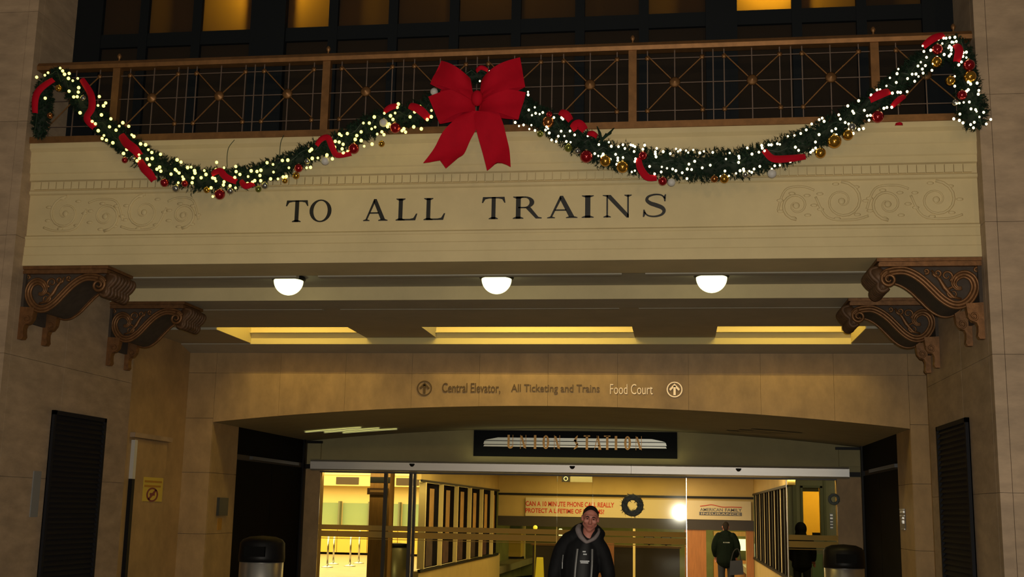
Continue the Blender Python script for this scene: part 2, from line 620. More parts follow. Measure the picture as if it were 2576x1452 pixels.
def vine(x0, sg):
    v = MB()
    for j, (dx, r, up) in enumerate(((0.38, 0.20, 1), (0.86, 0.17, -1), (1.32, 0.21, 1), (1.78, 0.15, -1))):
        cx, cz = x0 + sg * dx, 4.87 + 0.02 * up
        v.tube(spiral(cx, cz, r, 1.6, pi / 2 * up, sg), [0.016 - 0.010 * i / 26 for i in range(27)], 6)
        v.tube(cr([(cx - sg * r * 1.25, 12.203, cz - up * 0.16), (cx - sg * r * 0.5, 12.203, cz - up * 0.2), (cx + sg * r * .7, 12.203, cz - up * 0.17), (cx + sg * r * 1.25, 12.203, cz + up * .05)], 5), 0.012, 6)
        v.ball((cx, 12.203, cz), (0.035, 0.014, 0.035), 8, 6)
        for q in range(7):
            a = q * 0.9
            lx, lz = cx + (r + .03) * math.cos(a), cz + (r * 0.9) * math.sin(a)
            v.ball((lx, 12.203, lz), (0.035, 0.010, 0.018), 8, 5)
    return v


obj('acanthus_scroll', vine(3.0, -1), plaster, trim1, smooth=True)
obj('acanthus_scroll', vine(-7.25, 1), plaster, trim1, smooth=True)
# balcony slab behind
struct('trim_2', B(-8.5, 4.2, 12.87, 15.1, 5.0, 5.69), soff)

# ------------------------------------------------------------------ inscription
ins = thing('inscription', 'black serif capitals TO ALL TRAINS painted on the cream balcony beam', 'lettering', (-2.2, 12.2, 4.75))


def letter(ch):
    """polygons of a Roman capital, unit height; returns (polys, width)"""
    P = []
    st, th = 0.17, 0.055          # thick and thin strokes

    def stem(x, w, z0=0.0, z1=1.0, ser=0.11):
        P.append([(x - w / 2, z0), (x + w / 2, z0), (x + w / 2, z1), (x - w / 2, z1)])
        P.append([(x - w / 2 - ser, z0), (x + w / 2 + ser, z0), (x + w / 2 + ser, z0 + 0.03), (x + w / 2, z0 + 0.09), (x - w / 2, z0 + 0.09), (x - w / 2 - ser, z0 + 0.03)])

    def topser(x, w, z1=1.0, ser=0.11):
        P.append([(x - w / 2 - ser, z1), (x - w / 2 - ser, z1 - 0.03), (x - w / 2, z1 - 0.09), (x + w / 2, z1 - 0.09), (x + w / 2 + ser, z1 - 0.03), (x + w / 2 + ser, z1)])

    def ring(cx, cz, ro, zo, ri, zi, a0=0, a1=2 * pi, n=28):
        for k in range(n):
            t, u = a0 + (a1 - a0) * k / n, a0 + (a1 - a0) * (k + 1) / n
            P.append([(cx + ri * math.cos(t), cz + zi * math.sin(t)), (cx + ro * math.cos(t), cz + zo * math.sin(t)),
                      (cx + ro * math.cos(u), cz + zo * math.sin(u)), (cx + ri * math.cos(u), cz + zi * math.sin(u))])
    if ch == 'T':
        stem(0.5, st)
        P.append([(0.04, 1.0), (0.0, 0.74), (0.04, 0.73), (0.14, 0.90), (0.30, 0.935), (0.70, 0.935), (0.86, 0.90), (0.96, 0.73), (1.0, 0.74), (0.96, 1.0)])
        return P, 1.0
    if ch == 'O':
        ring(0.5, 0.5, 0.5, 0.52, 0.33, 0.465)
        return P, 1.0
    if ch == 'A':
        P.append([(0.48, 1.0), (0.58, 1.0), (0.96, 0.05), (0.78, 0.05), (0.47, 0.86)])
        P.append([(0.48, 1.0), (0.53, 0.88), (0.22, 0.05), (0.155, 0.05)])
        P.append([(0.30, 0.33), (0.70, 0.33), (0.68, 0.39), (0.32, 0.39)])
        for a, b in ((0.06, 0.32), (0.68, 1.06)):
            P.append([(a, 0), (b, 0), (b, 0.03), (b - 0.09, 0.07), (a + 0.09, 0.07), (a, 0.03)])
        return P, 1.06
    if ch == 'L':
        stem(0.2, st)
        topser(0.2, st)
        P.append([(0.2, 0), (0.84, 0), (0.92, 0.30), (0.87, 0.30), (0.76, 0.10), (0.60, 0.065), (0.2, 0.065)])
        return P, 0.92
    if ch == 'R':
        stem(0.2, st)
        topser(0.2, st)
        ring(0.44, 0.735, 0.34, 0.265, 0.17, 0.205, -pi / 2, pi / 2, 16)
        P.append([(0.2, 0.94), (0.46, 0.94), (0.46, 1.0), (0.2, 1.0)])
        P.append([(0.2, 0.47), (0.46, 0.47), (0.46, 0.53), (0.2, 0.53)])
        P.append([(0.46, 0.49), (0.64, 0.52), (0.94, 0.07), (1.06, 0.04), (1.06, 0.0), (0.84, 0.0)])
        return P, 1.06
    if ch == 'I':
        stem(0.2, st)
        topser(0.2, st)
        return P, 0.4
    if ch == 'N':
        stem(0.17, 0.06)
        P.append([(0.0, 1.0), (0.30, 1.0), (0.98, 0.12), (0.98, -0.02), (0.90, -0.02), (0.14, 0.93), (0.0, 0.97)])
        P.append([(0.92, 0.0), (0.98, 0.0), (0.98, 1.0), (0.92, 1.0)])
        topser(0.95, 0.06)
        return P, 1.1
    if ch == 'S':
        c = cr([(0.86, 0.80, 0), (0.72, 0.955, 0), (0.46, 0.985, 0), (0.22, 0.90, 0), (0.16, 0.74, 0), (0.30, 0.60, 0), (0.52, 0.51, 0), (0.74, 0.40, 0), (0.82, 0.25, 0), (0.72, 0.09, 0), (0.46, 0.015, 0), (0.20, 0.06, 0), (0.06, 0.22, 0)], 5)
        n = len(c) - 1
        for k in range(n):
            def wd(q):
                t = q / n
                return 0.028 + 0.062 * math.exp(-((t - 0.5) / 0.23) ** 2)
            a, b = c[k], c[k + 1]
            d0 = (c[min(k + 1, n)] - c[max(k - 1, 0)]).normalized()
            d1 = (c[min(k + 2, n)] - c[k]).normalized()
            n0, n1 = Vector((-d0.y, d0.x, 0)), Vector((-d1.y, d1.x, 0))
            q = [a + n0 * wd(k), a - n0 * wd(k), b - n1 * wd(k + 1), b + n1 * wd(k + 1)]
            P.append([(v.x, v.y) for v in q])
        P.append([(0.83, 0.68), (0.88, 0.68), (0.90, 0.99), (0.86, 0.99), (0.80, 0.86)])
        P.append([(0.02, 0.32), (0.07, 0.32), (0.12, 0.16), (0.05, 0.0), (0.0, 0.0)])
        return P, 0.92
    return P, 1


LET = [('T', 719, 775), ('O', 779, 834), ('A', 911, 976), ('L', 996, 1050), ('L', 1066, 1120), ('T', 1212, 1271), ('R', 1290, 1363), ('A', 1372, 1453), ('I', 1463, 1494), ('N', 1516, 1590), ('S', 1617, 1677)]
for ch, pa, pb in LET:
    xa, xb = at(pa, 525, 12.2).x, at(pb, 525, 12.2).x
    polys, w = letter(ch)
    b = MB()
    for q in polys:
        b.prism([(xa + u / w * (xb - xa), 4.752 + v * 0.245) for u, v in q], 12.1985, 12.206, 'y')
    obj('letter', b, ink, ins)

# ------------------------------------------------------------------ balcony window with amber panes
win = MB()
mull = [-7.05, -6.437, -5.756, None, -4.049, -3.317, -2.581, -1.848, -1.103, -0.369, None, 1.343, 2.048, 2.76]
win.box(-7.32, -6.98, 12.84, 12.98, 5.69, 10.5)
win.box(2.70, 3.03, 12.84, 12.98, 5.69, 10.5)
w1 = thing('window_1', '', '', (0, 12.9, 5.69))
del w1['label'], w1['category']
w1['kind'] = 'structure'
obj('jamb', B(-7.32, -6.98, 12.84, 12.98, 5.69, 10.5), black_steel, w1)
obj('jamb', B(2.70, 3.03, 12.84, 12.98, 5.69, 10.5), black_steel, w1)
edges = [-6.98]
for x in (-6.437, -5.756):
    obj('mullion', B(x - 0.055, x + 0.055, 12.84, 12.98, 5.69, 10.5), black_steel, w1)
    edges.append(x)
obj('pier_mullion', B(-5.06, -4.63, 12.80, 13.0, 5.69, 10.5), black_steel, w1)
edges.append((-5.06, -4.63))
for x in (-4.049, -3.317, -2.581, -1.848, -1.103, -0.369):
    obj('mullion', B(x - 0.055, x + 0.055, 12.84, 12.98, 5.69, 10.5), black_steel, w1)
    edges.append(x)
obj('pier_mullion', B(0.33, 0.68, 12.80, 13.0, 5.69, 10.5), black_steel, w1)
edges.append((0.33, 0.68))
for x in (1.343, 2.048):
    obj('mullion', B(x - 0.055, x + 0.055, 12.84, 12.98, 5.69, 10.5), black_steel, w1)
    edges.append(x)
edges.append(2.70)
obj('transom_bar', B(-7.3, 3.0, 12.85, 12.97, 7.14, 7.31), black_steel, w1)
obj('transom_bar', B(-7.3, 3.0, 12.85, 12.97, 8.6, 8.75), black_steel, w1)
for a, b in zip(edges[:-1], edges[1:]):
    x0 = a[1] if isinstance(a, tuple) else a
    x1 = b[0] if isinstance(b, tuple) else b
    for z0, z1 in ((5.70, 7.14), (7.31, 8.6), (8.75, 10.5)):
        obj('pane', B(x0, x1, 12.90, 12.91, z0, z1), pane_amber, w1)
bk = MB()
bk.box(-8.3, 4.0, 15.2, 15.3, 5.6, 10.6)
bk.box(-8.3, -7.32, 12.99, 15.2, 5.6, 10.6)
bk.box(3.03, 4.0, 12.99, 15.2, 5.6, 10.6)
bk.box(-8.3, 4.0, 12.9, 15.3, 10.5, 10.6)
bk.box(-7.3, 3.02, 12.98, 15.25, 7.16, 7.28)  # added unseen shelf, keeps lamp light off the lower panes
struct('wall_upper_room', bk, core_m)
point('upper_room_light', (-4.84, 13.17, 7.98), 75, (1.0, 0.74, 0.26), 0.06)
point('upper_room_light', (1.05, 13.17, 7.72), 60, (1.0, 0.74, 0.26), 0.06)
point('upper_room_light', (-2.1, 13.6, 8.4), 7.0, (1.0, 0.7, 0.3), 0.1)

# ------------------------------------------------------------------ balcony railing
rail = thing('balcony_railing', 'long bronze balcony railing with star grilles above the cream beam', 'railing', (XC, 12.15, 5.695))
obj('top_rail', MB().prism([(12.09, 6.575), (12.21, 6.575), (12.22, 6.62), (12.19, 6.665), (12.11, 6.665), (12.08, 6.62)], XL, XR, 'x'), brass, rail)
obj('base_rail', B(XL, XR, 12.075, 12.22, 5.695, 5.765), brass, rail)
posts = [-6.352, -3.868, -0.469, 2.051]
fin = MB().lathe([(0.012, 0), (0.014, 0.02), (0.008, 0.035), (0.022, 0.055), (0.026, 0.075), (0.015, 0.098), (0.004, 0.108)], n=12).mesh('finial', brass, True)
for x in posts:
    pm = B(x - 0.043, x + 0.043, 12.11, 12.19, 5.765, 6.58)
    po = obj('post', pm, brass, rail)
    inst('finial', fin, po, (x, 12.15, 6.66))
inst('finial', fin, rail, (2.86, 12.15, 6.66))
zl, zm, zh = 5.90, 6.21, 6.49
unit = 0.29
star = MB().lathe([(0.052, 0.0), (0.060, 0.008), (0.045, 0.020), (0.030, 0.030), (0.012, 0.042), (0.003, 0.045)], n=12, axis='y').mesh('rosette', brass, True)
small = MB().lathe([(0.026, 0.0), (0.028, 0.006), (0.016, 0.016), (0.003, 0.020)], n=10, axis='y').mesh('rosette', brass, True)
vb = B(-0.0055, 0.0055, -0.0055, 0.0055, 5.765, 6.58).mesh('baluster', brass_d)
bays = [(XL, -6.395, 1), (-6.309, -3.911, 3), (-3.825, -0.512, 4), (-0.426, 2.008, 3), (2.094, XR, 1)]
for a, b, n in bays:
    for z in (zl, zm, zh):
        obj('crossbar', B(a, b, 12.144, 12.156, z - 0.0045, z + 0.0045), brass_d, rail)
    for k in range(n):
        w = (b - a) / n
        c = a + w * (k + 0.5)
        for dx in (-unit, 0, unit):
            inst('baluster', vb, rail, (c + dx, 12.15, 0))
        if k:
            inst('baluster', vb, rail, (a + w * k, 12.15, 0))
        for sg in (-1, 1):
            obj('diagonal_bar', MB().tube([(c - unit, 12.138, zm - sg * (zm - zl)), (c, 12.138, zm), (c + unit, 12.138, zm + sg * (zh - zm))], 0.008, 6), brass, rail)
        ro = inst('rosette', star, rail, (c, 12.135, zm), sc=(1, -1, 1))
        for dx in (-unit, unit):
            for z in (zl, zh):
                inst('rosette', small, rail, (c + dx, 12.14, z), sc=(1, -1, 1))

# ------------------------------------------------------------------ carved scroll brackets
SPTS = [(0.959, 0.19), (0.916, 0.146), (0.833, 0.125), (0.741, 0.125), (0.651, 0.163), (0.563, 0.231), (0.476, 0.323), (0.39, 0.414), (0.302, 0.472), (0.222, 0.482), (0.148, 0.449), (0.091, 0.378), (0.064, 0.292), (0.091, 0.206), (0.161, 0.167), (0.235, 0.195), (0.27, 0.262), (0.241, 0.31), (0.195, 0.31)]


def bracket(side, y0, label, ZT=ZT):
    xw, sg = (XR, -1) if side == 'r' else (XL, 1)
    P = lambda u, v, y: (xw + sg * u, y, ZT - v)
    root = thing('scroll_bracket', label, 'bracket', (xw, y0, ZT), 0, 'carved brackets under the balcony')
    D = 0.60
    cap = MB()
    for u1, v0, v1, e in ((1.02, 0.0, 0.035, 0.02), (0.995, 0.035, 0.05, 0.0), (1.005, 0.05, 0.085, 0.01)):
        a, b = sorted((xw, xw + sg * u1))
        cap.box(a, b, y0 - e, y0 + D, ZT - v1, ZT - v0 - 0.0005)
    obj('cap_moulding', cap, carved, root)
    c = cr([(u, v, 0) for u, v in SPTS], 4)
    for yy in (y0, y0 + D - 0.05):
        band = MB()
        n = len(c)
        for off, r in ((-0.031, 0.015), (0.0, 0.022), (0.031, 0.015)):
            pts = []
            for i in range(n):
                d = (c[min(i + 1, n - 1)] - c[max(i - 1, 0)]).normalized()
                nn = Vector((-d.y, d.x, 0))
                q = c[i] + nn * off * min(1, (n - i) / 26 + 0.3)
                pts.append(P(q.x, q.y, yy + 0.025))
            band.tube(pts, [r * (0.6 if i > n - 12 else 1) for i in range(n)], 7)
        # small volute at the free end
        vp = []
        for i in range(30):
            t = i / 29
            a = pi * 0.5 - t * 3.4 * pi
            rr = 0.082 * (1 - 0.8 * t)
            vp.append(P(0.901 + rr * math.cos(a) * 1.0, 0.215 - rr * math.sin(a), yy + 0.02))
        band.tube(vp, [0.022 - 0.012 * i / 29 for i in range(30)], 7)
        obj('scroll_band', band, carved, root, smooth=True)
    # belly between the two bands
    k = [q for q in c if True][0:len(SPTS[:13]) * 4]
    bel = MB()
    rows = [[P(q.x, q.y - 0.012, y) for q in k] for y in (y0 + 0.05, y0 + D - 0.05)]
    bel.grid(rows)
    rows = [[P(q.x, q.y + 0.028, y) for q in k] for y in (y0 + 0.05, y0 + D - 0.05)]
    bel.grid(rows)
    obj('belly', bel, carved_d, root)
    # recessed side panels closing the space up to the cap
    for yy in (y0 + 0.045, y0 + D - 0.06):
        web = MB()
        up = [(q.x, q.y) for q in c[4:50]]
        poly = [P(u, v, 0) for u, v in up] + [P(0.0, 0.36, 0), P(0.0, 0.08, 0), P(0.98, 0.08, 0)]
        web.prism([(p[0], p[2]) for p in poly], yy, yy + 0.015, 'y')
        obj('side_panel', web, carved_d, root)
    # leaf carving on the front panel
    lf = MB()
    for uu, vv, r, a0 in ((0.42, 0.15, 0.045, 0), (0.33, 0.18, 0.06, 2), (0.28, 0.36, 0.07, 4), (0.53, 0.13, 0.03, 1), (0.04, 0.12, 0.03, 3)):
        pts = []
        for i in range(18):
            a = a0 + i * 0.45
            rr = r * (1 - i / 22)
            pts.append(P(uu + rr * math.cos(a), vv + rr * math.sin(a), y0 + 0.040))
        lf.tube(pts, [0.016 - 0.0005 * i for i in range(18)], 6)
    lf.tube([P(u, v, y0 + 0.04) for u, v in ((0.48, 0.12), (0.40, 0.22), (0.36, 0.30), (0.28, 0.40), (0.20, 0.42))], [0.012, 0.02, 0.026, 0.02, 0.012], 6)
    obj('leaf_carving', lf, carved, root, smooth=True)
    # curled acanthus at the free end
    en = MB()
    ec = cr([(0.99, 0.085, 0), (1.055, 0.10, 0), (1.07, 0.14, 0), (1.035, 0.195, 0), (0.995, 0.235, 0), (1.0, 0.285, 0), (0.965, 0.325, 0), (0.91, 0.305, 0), (0.895, 0.26, 0)], 4)
    en.prism([P(q.x, q.y, 0)[0::2] for q in ec] + [P(0.90, 0.09, 0)[0::2]], y0 + 0.05, y0 + D - 0.05, 'y')
    for q in range(7):
        y = y0 + 0.075 + q * 0.075
        k2 = 0.012 if q in (0, 6) else 0.022
        en.tube([P(p.x + k2 * 0.4, p.y, y) for p in ec[:30]], [0.027] * 30, 8)
    en.ball(P(1.045, 0.12, y0 + D / 2), (0.05, 0.26, 0.04), 10, 8)
    en.ball(P(0.975, 0.30, y0 + D / 2), (0.045, 0.27, 0.035), 10, 8)
    obj('end_leaf', en, carved_e, root, smooth=True)
    # wall plate and two drops
    a, b = sorted((xw, xw + sg * 0.035))
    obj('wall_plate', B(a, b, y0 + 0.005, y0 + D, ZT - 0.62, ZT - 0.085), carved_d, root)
    for yy in (y0, y0 + D - 0.09):
        dr = MB()
        dr.prism([P(u, v, 0)[0::2] for u, v in ((0.0, 0.46), (0.17, 0.47), (0.16, 0.54), (0.15, 0.60), (0.11, 0.655), (0.075, 0.665), (0.06, 0.70), (0.062, 0.76), (0.07, 0.80), (0.05, 0.83), (0.0, 0.83))], yy, yy + 0.09, 'y')
        pts = []
        for i in range(22):
            an = -0.5 + i * 0.42
            rr = 0.055 * (1 - i / 26)
            pts.append(P(0.10 + rr * math.cos(an), 0.60 + rr * math.sin(an), yy - 0.002))
        dr.tube(pts, 0.011, 6)
        obj('drop_pendant', dr, carved, root)
    return root


bracket('r', 12.22, 'front right carved scroll bracket under the right end of the beam')
bracket('r', 14.32, 'rear right carved scroll bracket behind the front right one', 4.249)
bracket('l', 12.22, 'front left carved scroll bracket under the left end of the beam')
bracket('l', 14.32, 'rear left carved scroll bracket behind the front left one', 4.249)

# ------------------------------------------------------------------ three dome lamps
for x, lab in ((-4.682, 'left lit opal dome lamp on the soffit under the beam'), (-2.127, 'middle lit opal dome lamp on the soffit under the beam'), (0.384, 'right lit opal dome lamp on the soffit under the beam')):
    L = thing('dome_lamp', lab, 'lamp', (x, 13.6, 4.42), 0, 'dome lamps under the balcony')
    obj('rim', MB().lathe([(0.10, 0.0), (0.20, -0.005), (0.205, -0.035), (0.19, -0.05), (0.10, -0.055)], (x, 13.6, 4.42), 32), black_m, L, smooth=True)
    pr = [(0.178 * math.cos(t), -0.05 - 0.178 * math.sin(t)) for t in [pi / 2 * i / 10 for i in range(10)]] + [(0.004, -0.228)]
    obj('dome', MB().lathe(pr, (x, 13.6, 4.42), 32), dome_m, L, smooth=True)

# ------------------------------------------------------------------ louvers on the pier flanks
def louver(x, sg, y0, y1, label):
    L = thing('louver_grille', label, 'grille', (x, (y0 + y1) / 2, 0.3), 0)
    a, b = sorted((x + sg * 0.002, x + sg * 0.012))
    obj('backing', B(a, b, y0, y1, 0.3, 2.74), louv_m, L)
    a, b = sorted((x + sg * 0.002, x + sg * 0.045))
    fr = MB().box(a, b, y0, y0 + 0.05, 0.3, 2.74).box(a, b, y1 - 0.05, y1, 0.3, 2.74).box(a, b, y0, y1, 2.69, 2.74).box(a, b, y0, y1, 0.3, 0.35)
    obj('frame', fr, louv_m, L)
    n = 38
    sm = MB().prism([(sg * 0.012, 0.0), (sg * 0.038, -0.036), (sg * 0.042, -0.030), (sg * 0.016, 0.008)], y0 + 0.05 - (y0 + y1) / 2, y1 - 0.05 - (y0 + y1) / 2, 'y').mesh('slat', louv_m)
    for i in range(n):
        inst('slat', sm, L, (x, (y0 + y1) / 2, 2.68 - i * 0.061))


louver(XL, 1, 13.10, 14.40, 'tall dark louvered grille on the left pier flank beside the door')
louver(XR, -1, 13.05, 14.52, 'tall dark louvered grille on the right pier flank')

# plaque beside the left louver
pq = thing('wall_plaque', 'faint grey blue plaque on the left pier between its edge and the louver', 'plaque', (XL, 12.9, 1.5))
obj('plate', B(XL, XL + 0.012, 12.82, 12.98, 1.50, 2.02), mat('plaque_grey', (0.20, 0.20, 0.20), 0.5), pq)

# ------------------------------------------------------------------ service door in the left recess
d4 = thing('door_4', '', '', (-8.2, 17.6, 0))
del d4['label'], d4['category']
d4['kind'] = 'structure'
obj('door_leaf', B(-8.2, -8.17, 17.18, 18.28, 0.0, 2.64), trav2, d4)
obj('head_moulding', B(-8.2, -8.12, 17.0, 18.36, 2.66, 2.73), trav, d4)
obj('lit_edge', B(-8.2, -8.14, 17.06, 17.15, 2.04, 2.62), lit_edge_w, d4)  # pale colour stands in for the lit upper door edge
obj('shadow_gap', B(-8.2, -8.14, 17.06, 17.15, 0.0, 2.035), black_m, d4)  # black strip stands in for the shadow in the gap
ys = thing('warning_sign', 'yellow warning sign with maroon prohibition disc on left service door', 'sign', (-8.165, 17.85, 1.7))
obj('plate', B(-8.168, -8.16, 17.50, 18.20, 1.71, 2.08), yellow_s, ys)
obj('print_line', B(-8.16, -8.157, 17.53, 18.15, 2.00, 2.03), orange_s, ys)
obj('print_line', B(-8.16, -8.157, 17.53, 18.12, 1.93, 1.96), orange_s, ys)
pd = MB()
for i in range(24):
    a, b = 2 * pi * i / 24, 2 * pi * (i + 1) / 24
    pd.prism([(17.83 + .16 * math.cos(a), 1.815 + .085 * math.sin(a)), (17.83 + .21 * math.cos(a), 1.815 + .11 * math.sin(a)), (17.83 + .21 * math.cos(b), 1.815 + .11 * math.sin(b)), (17.83 + .16 * math.cos(b), 1.815 + .085 * math.sin(b))], -8.16, -8.156, 'x')
pd.prism([(17.68, 1.75), (17.73, 1.73), (17.98, 1.88), (17.93, 1.90)], -8.16, -8.156, 'x')
pd.prism([(17.74, 1.80), (17.92, 1.80), (17.92, 1.84), (17.74, 1.84)], -8.16, -8.157, 'x')
obj('prohibition_disc', pd, maroon_s, ys)

# ------------------------------------------------------------------ arched wall lettering
wl = thing('direction_lettering', 'brass direction lettering with arrow discs on the arched stone wall', 'lettering', (-2.1, YW, 3.6))
text('words', 'Central Elevator,', letter_d, wl, -3.83, -2.87, 3.535, 3.715, YW, 0.015, 0.004)
text('words', 'All Ticketing and Trains', letter_d, wl, -2.69, -1.26, 3.54, 3.70, YW, 0.015)
text('words', 'Food Court', letter_lit, wl, -1.09, -0.41, 3.545, 3.71, YW, 0.012, -0.004)


def arrow(cx, cz, m, r=0.125):
    a = MB()
    n = 28
    for i in range(n):
        t, u = 2 * pi * i / n, 2 * pi * (i + 1) / n
        a.prism([(cx + (r - .018) * math.cos(t), cz + (r - .018) * math.sin(t)), (cx + r * math.cos(t), cz + r * math.sin(t)), (cx + r * math.cos(u), cz + r * math.sin(u)), (cx + (r - .018) * math.cos(u), cz + (r - .018) * math.sin(u))], YW - 0.015, YW, 'y')
    a.box(cx - 0.018, cx + 0.018, YW - 0.016, YW, cz - 0.09, cz + 0.06)
    a.prism([(cx, cz + 0.095), (cx, cz + 0.045), (cx - 0.065, cz - 0.02), (cx - 0.085, cz + 0.005)], YW - 0.016, YW, 'y')
    a.prism([(cx, cz + 0.095), (cx + 0.085, cz + 0.005), (cx + 0.065, cz - 0.02), (cx, cz + 0.045)], YW - 0.016, YW, 'y')
    return a


obj('arrow_disc', arrow(-4.127, 3.625, letter_d), letter_d, wl, label='dark brass arrow disc at the left of the wording')
obj('arrow_disc', arrow(-0.065, 3.625, letter_lit), letter_lit, wl, label='brass arrow disc with flash light in its colour at the right of the wording')

# ------------------------------------------------------------------ vestibule: dark side doors, fittings
door_b = mat('dark_door_panel', (0.005, 0.0045, 0.004), 0.8, spec=0.08)


def sidedoor(name, x, sg):
    d = thing(name, '', '', (x, 22, 0))
    del d['label'], d['category']
    d['kind'] = 'structure'
    a, b = sorted((x, x - sg * 0.03))
    obj('door_panel', B(a, b, 20.2, 22.05, 0.0, 2.47), door_b, d)
    obj('door_panel', B(a, b, 22.07, 23.9, 0.0, 2.47), door_b, d)
    obj('upper_panel', B(a, b, 20.2, 23.9, 2.57, 3.05), door_b, d)
    p, q = sorted((x - sg * 0.03, x + sg * 0.035))
    obj('transom_bar', B(p, q, 20.9 if x < 0 else 20.3, 23.6 if x < 0 else 23.0, 2.50, 2.56), mat('dull_steel', (0.10, 0.10, 0.105), 0.5, 0.3), d)
    obj('frame', B(p, q, 23.9, 24.0, 0, 3.05), black_m, d)
    return d


sidedoor('door_2', AL - 0.0, 1)
sidedoor('door_3', AR + 0.0, -1)
# intercom plate on the left reveal
ph = thing('intercom_plate', 'small dark intercom plate on the left stone reveal of the arch', 'intercom', (AL, 19.6, 1.5))
obj('box', B(AL, AL + 0.05, 19.40, 19.80, 1.50, 1.80), mat('intercom_dark', (0.03, 0.032, 0.028), 0.4), ph)
obj('orange_label', B(AL, AL + 0.01, 19.48, 19.66, 1.26, 1.46), orange_s, ph)
sw = thing('switch_panel', 'narrow chrome switch panel on the right stone reveal of the arch', 'switch', (AR, 19.85, 1.5))
obj('plate', B(AR - 0.015, AR, 19.68, 20.06, 1.50, 1.83), mat('switch_plate', (0.10, 0.09, 0.085), 0.35, 0.6), sw)
for z0, z1, y0, y1 in ((1.815, 1.828, 19.7, 20.04), (1.765, 1.80, 19.74, 20.0), (1.715, 1.728, 19.7, 20.04), (1.67, 1.70, 19.83, 19.88), (1.60, 1.65, 19.83, 19.88), (1.505, 1.52, 19.7, 19.95)):
    obj('button', B(AR - 0.03, AR - 0.015, y0, y1, z0, z1), chrome, sw)

# front wall of the vestibule
fw = MB()
for i in range(N):
    x0, x1 = xs[i], xs[i + 1]
    fw.prism([(x0, 2.45), (x1, 2.45), (x1, arch(x1) - 0.004), (x0, arch(x0) - 0.004)], YD, YD + 0.25, 'y')
wf = struct('wall_entrance', fw, lunette_m)
for a, b in ((AL + 0.005, -7.39), (3.05, AR - 0.005)):
    obj('pilaster', B(a, b, YD - 0.05, YD + 0.2, 0, 2.45), trav2, wf)
    obj('pilaster_head', B(a + 0.06, b - 0.02, YD - 0.06, YD - 0.004, 2.66, 2.98), lunette_m, wf)
    obj('dark_bracket', B(a + 0.0, b, YD - 0.09, YD - 0.004, 2.985, 3.035), black_m, wf)
    obj('dark_bracket', B(a + 0.0, b - 0.02, YD - 0.10, YD - 0.055, 2.46, 2.55), black_m, wf)

# linear ceiling grille on the vault
for gx0, gx1, ge, lab in ((-7.1, -5.3, True, 'lit linear grille with pale bars on the left of the vaulted ceiling'), (1.3, 2.9, False, 'unlit linear grille on the right of the vaulted ceiling')):
    g = thing('ceiling_grille', lab, 'grille', ((gx0 + gx1) / 2, 22.6, 3.1))
    for j in range(3):
        y = 22.0 + j * 0.42
        sh = j * 0.25 if ge else -j * 0.2
        s = MB()
        kk = [gx0 + sh + (gx1 - gx0 - 0.7) * q / 4 for q in range(5)]
        s.grid([[(x, yy, arch(x) - 0.012) for x in kk] for yy in (y, y + 0.12)])
        s.grid([[(x, yy, arch(x) - 0.03) for x in kk] for yy in (y, y + 0.12)])
        obj('grille_bar', s, grid_m if ge else vaultm, g)

# ------------------------------------------------------------------ station name board
nb = thing('station_name_board', 'long black name board with white stripes and copper UNION STATION letters', 'sign', (-2.1, YD - 0.05, 2.77))
obj('board', B(-4.18, -0.035, YD - 0.05, YD - 0.005, 2.765, 3.295), signblk, nb)
sz0, sz1 = 2.966, 3.150
x0, x1 = -3.975, -0.245
for q0, q1, ins0, cut in ((0.0, 0.185, 0.0, 0), (0.26, 0.60, 0.0, 0), (0.68, 1.0, 0.03, 1)):
    za, zb = sz0 + (sz1 - sz0) * q0, sz0 + (sz1 - sz0) * q1
    if cut:
        poly = [(x0 + 0.03, za), (x1 - 0.03, za), (x1 - 0.10, za + 0.02), (x1 - 0.30, zb), (x0 + 0.30, zb), (x0 + 0.10, za + 0.02)]
    else:
        poly = [(x0, za), (x1, za), (x1 - 0.02, zb), (x0 + 0.02, zb)]
    obj('white_stripe', MB().prism(poly, YD - 0.056, YD - 0.05, 'y'), signwht, nb)
area('sign_wash_light', (-2.1, 23.95, 2.67), (0, 0.30, 1), 4.4, 3.2, (1.0, 0.92, 0.42), 0.05)
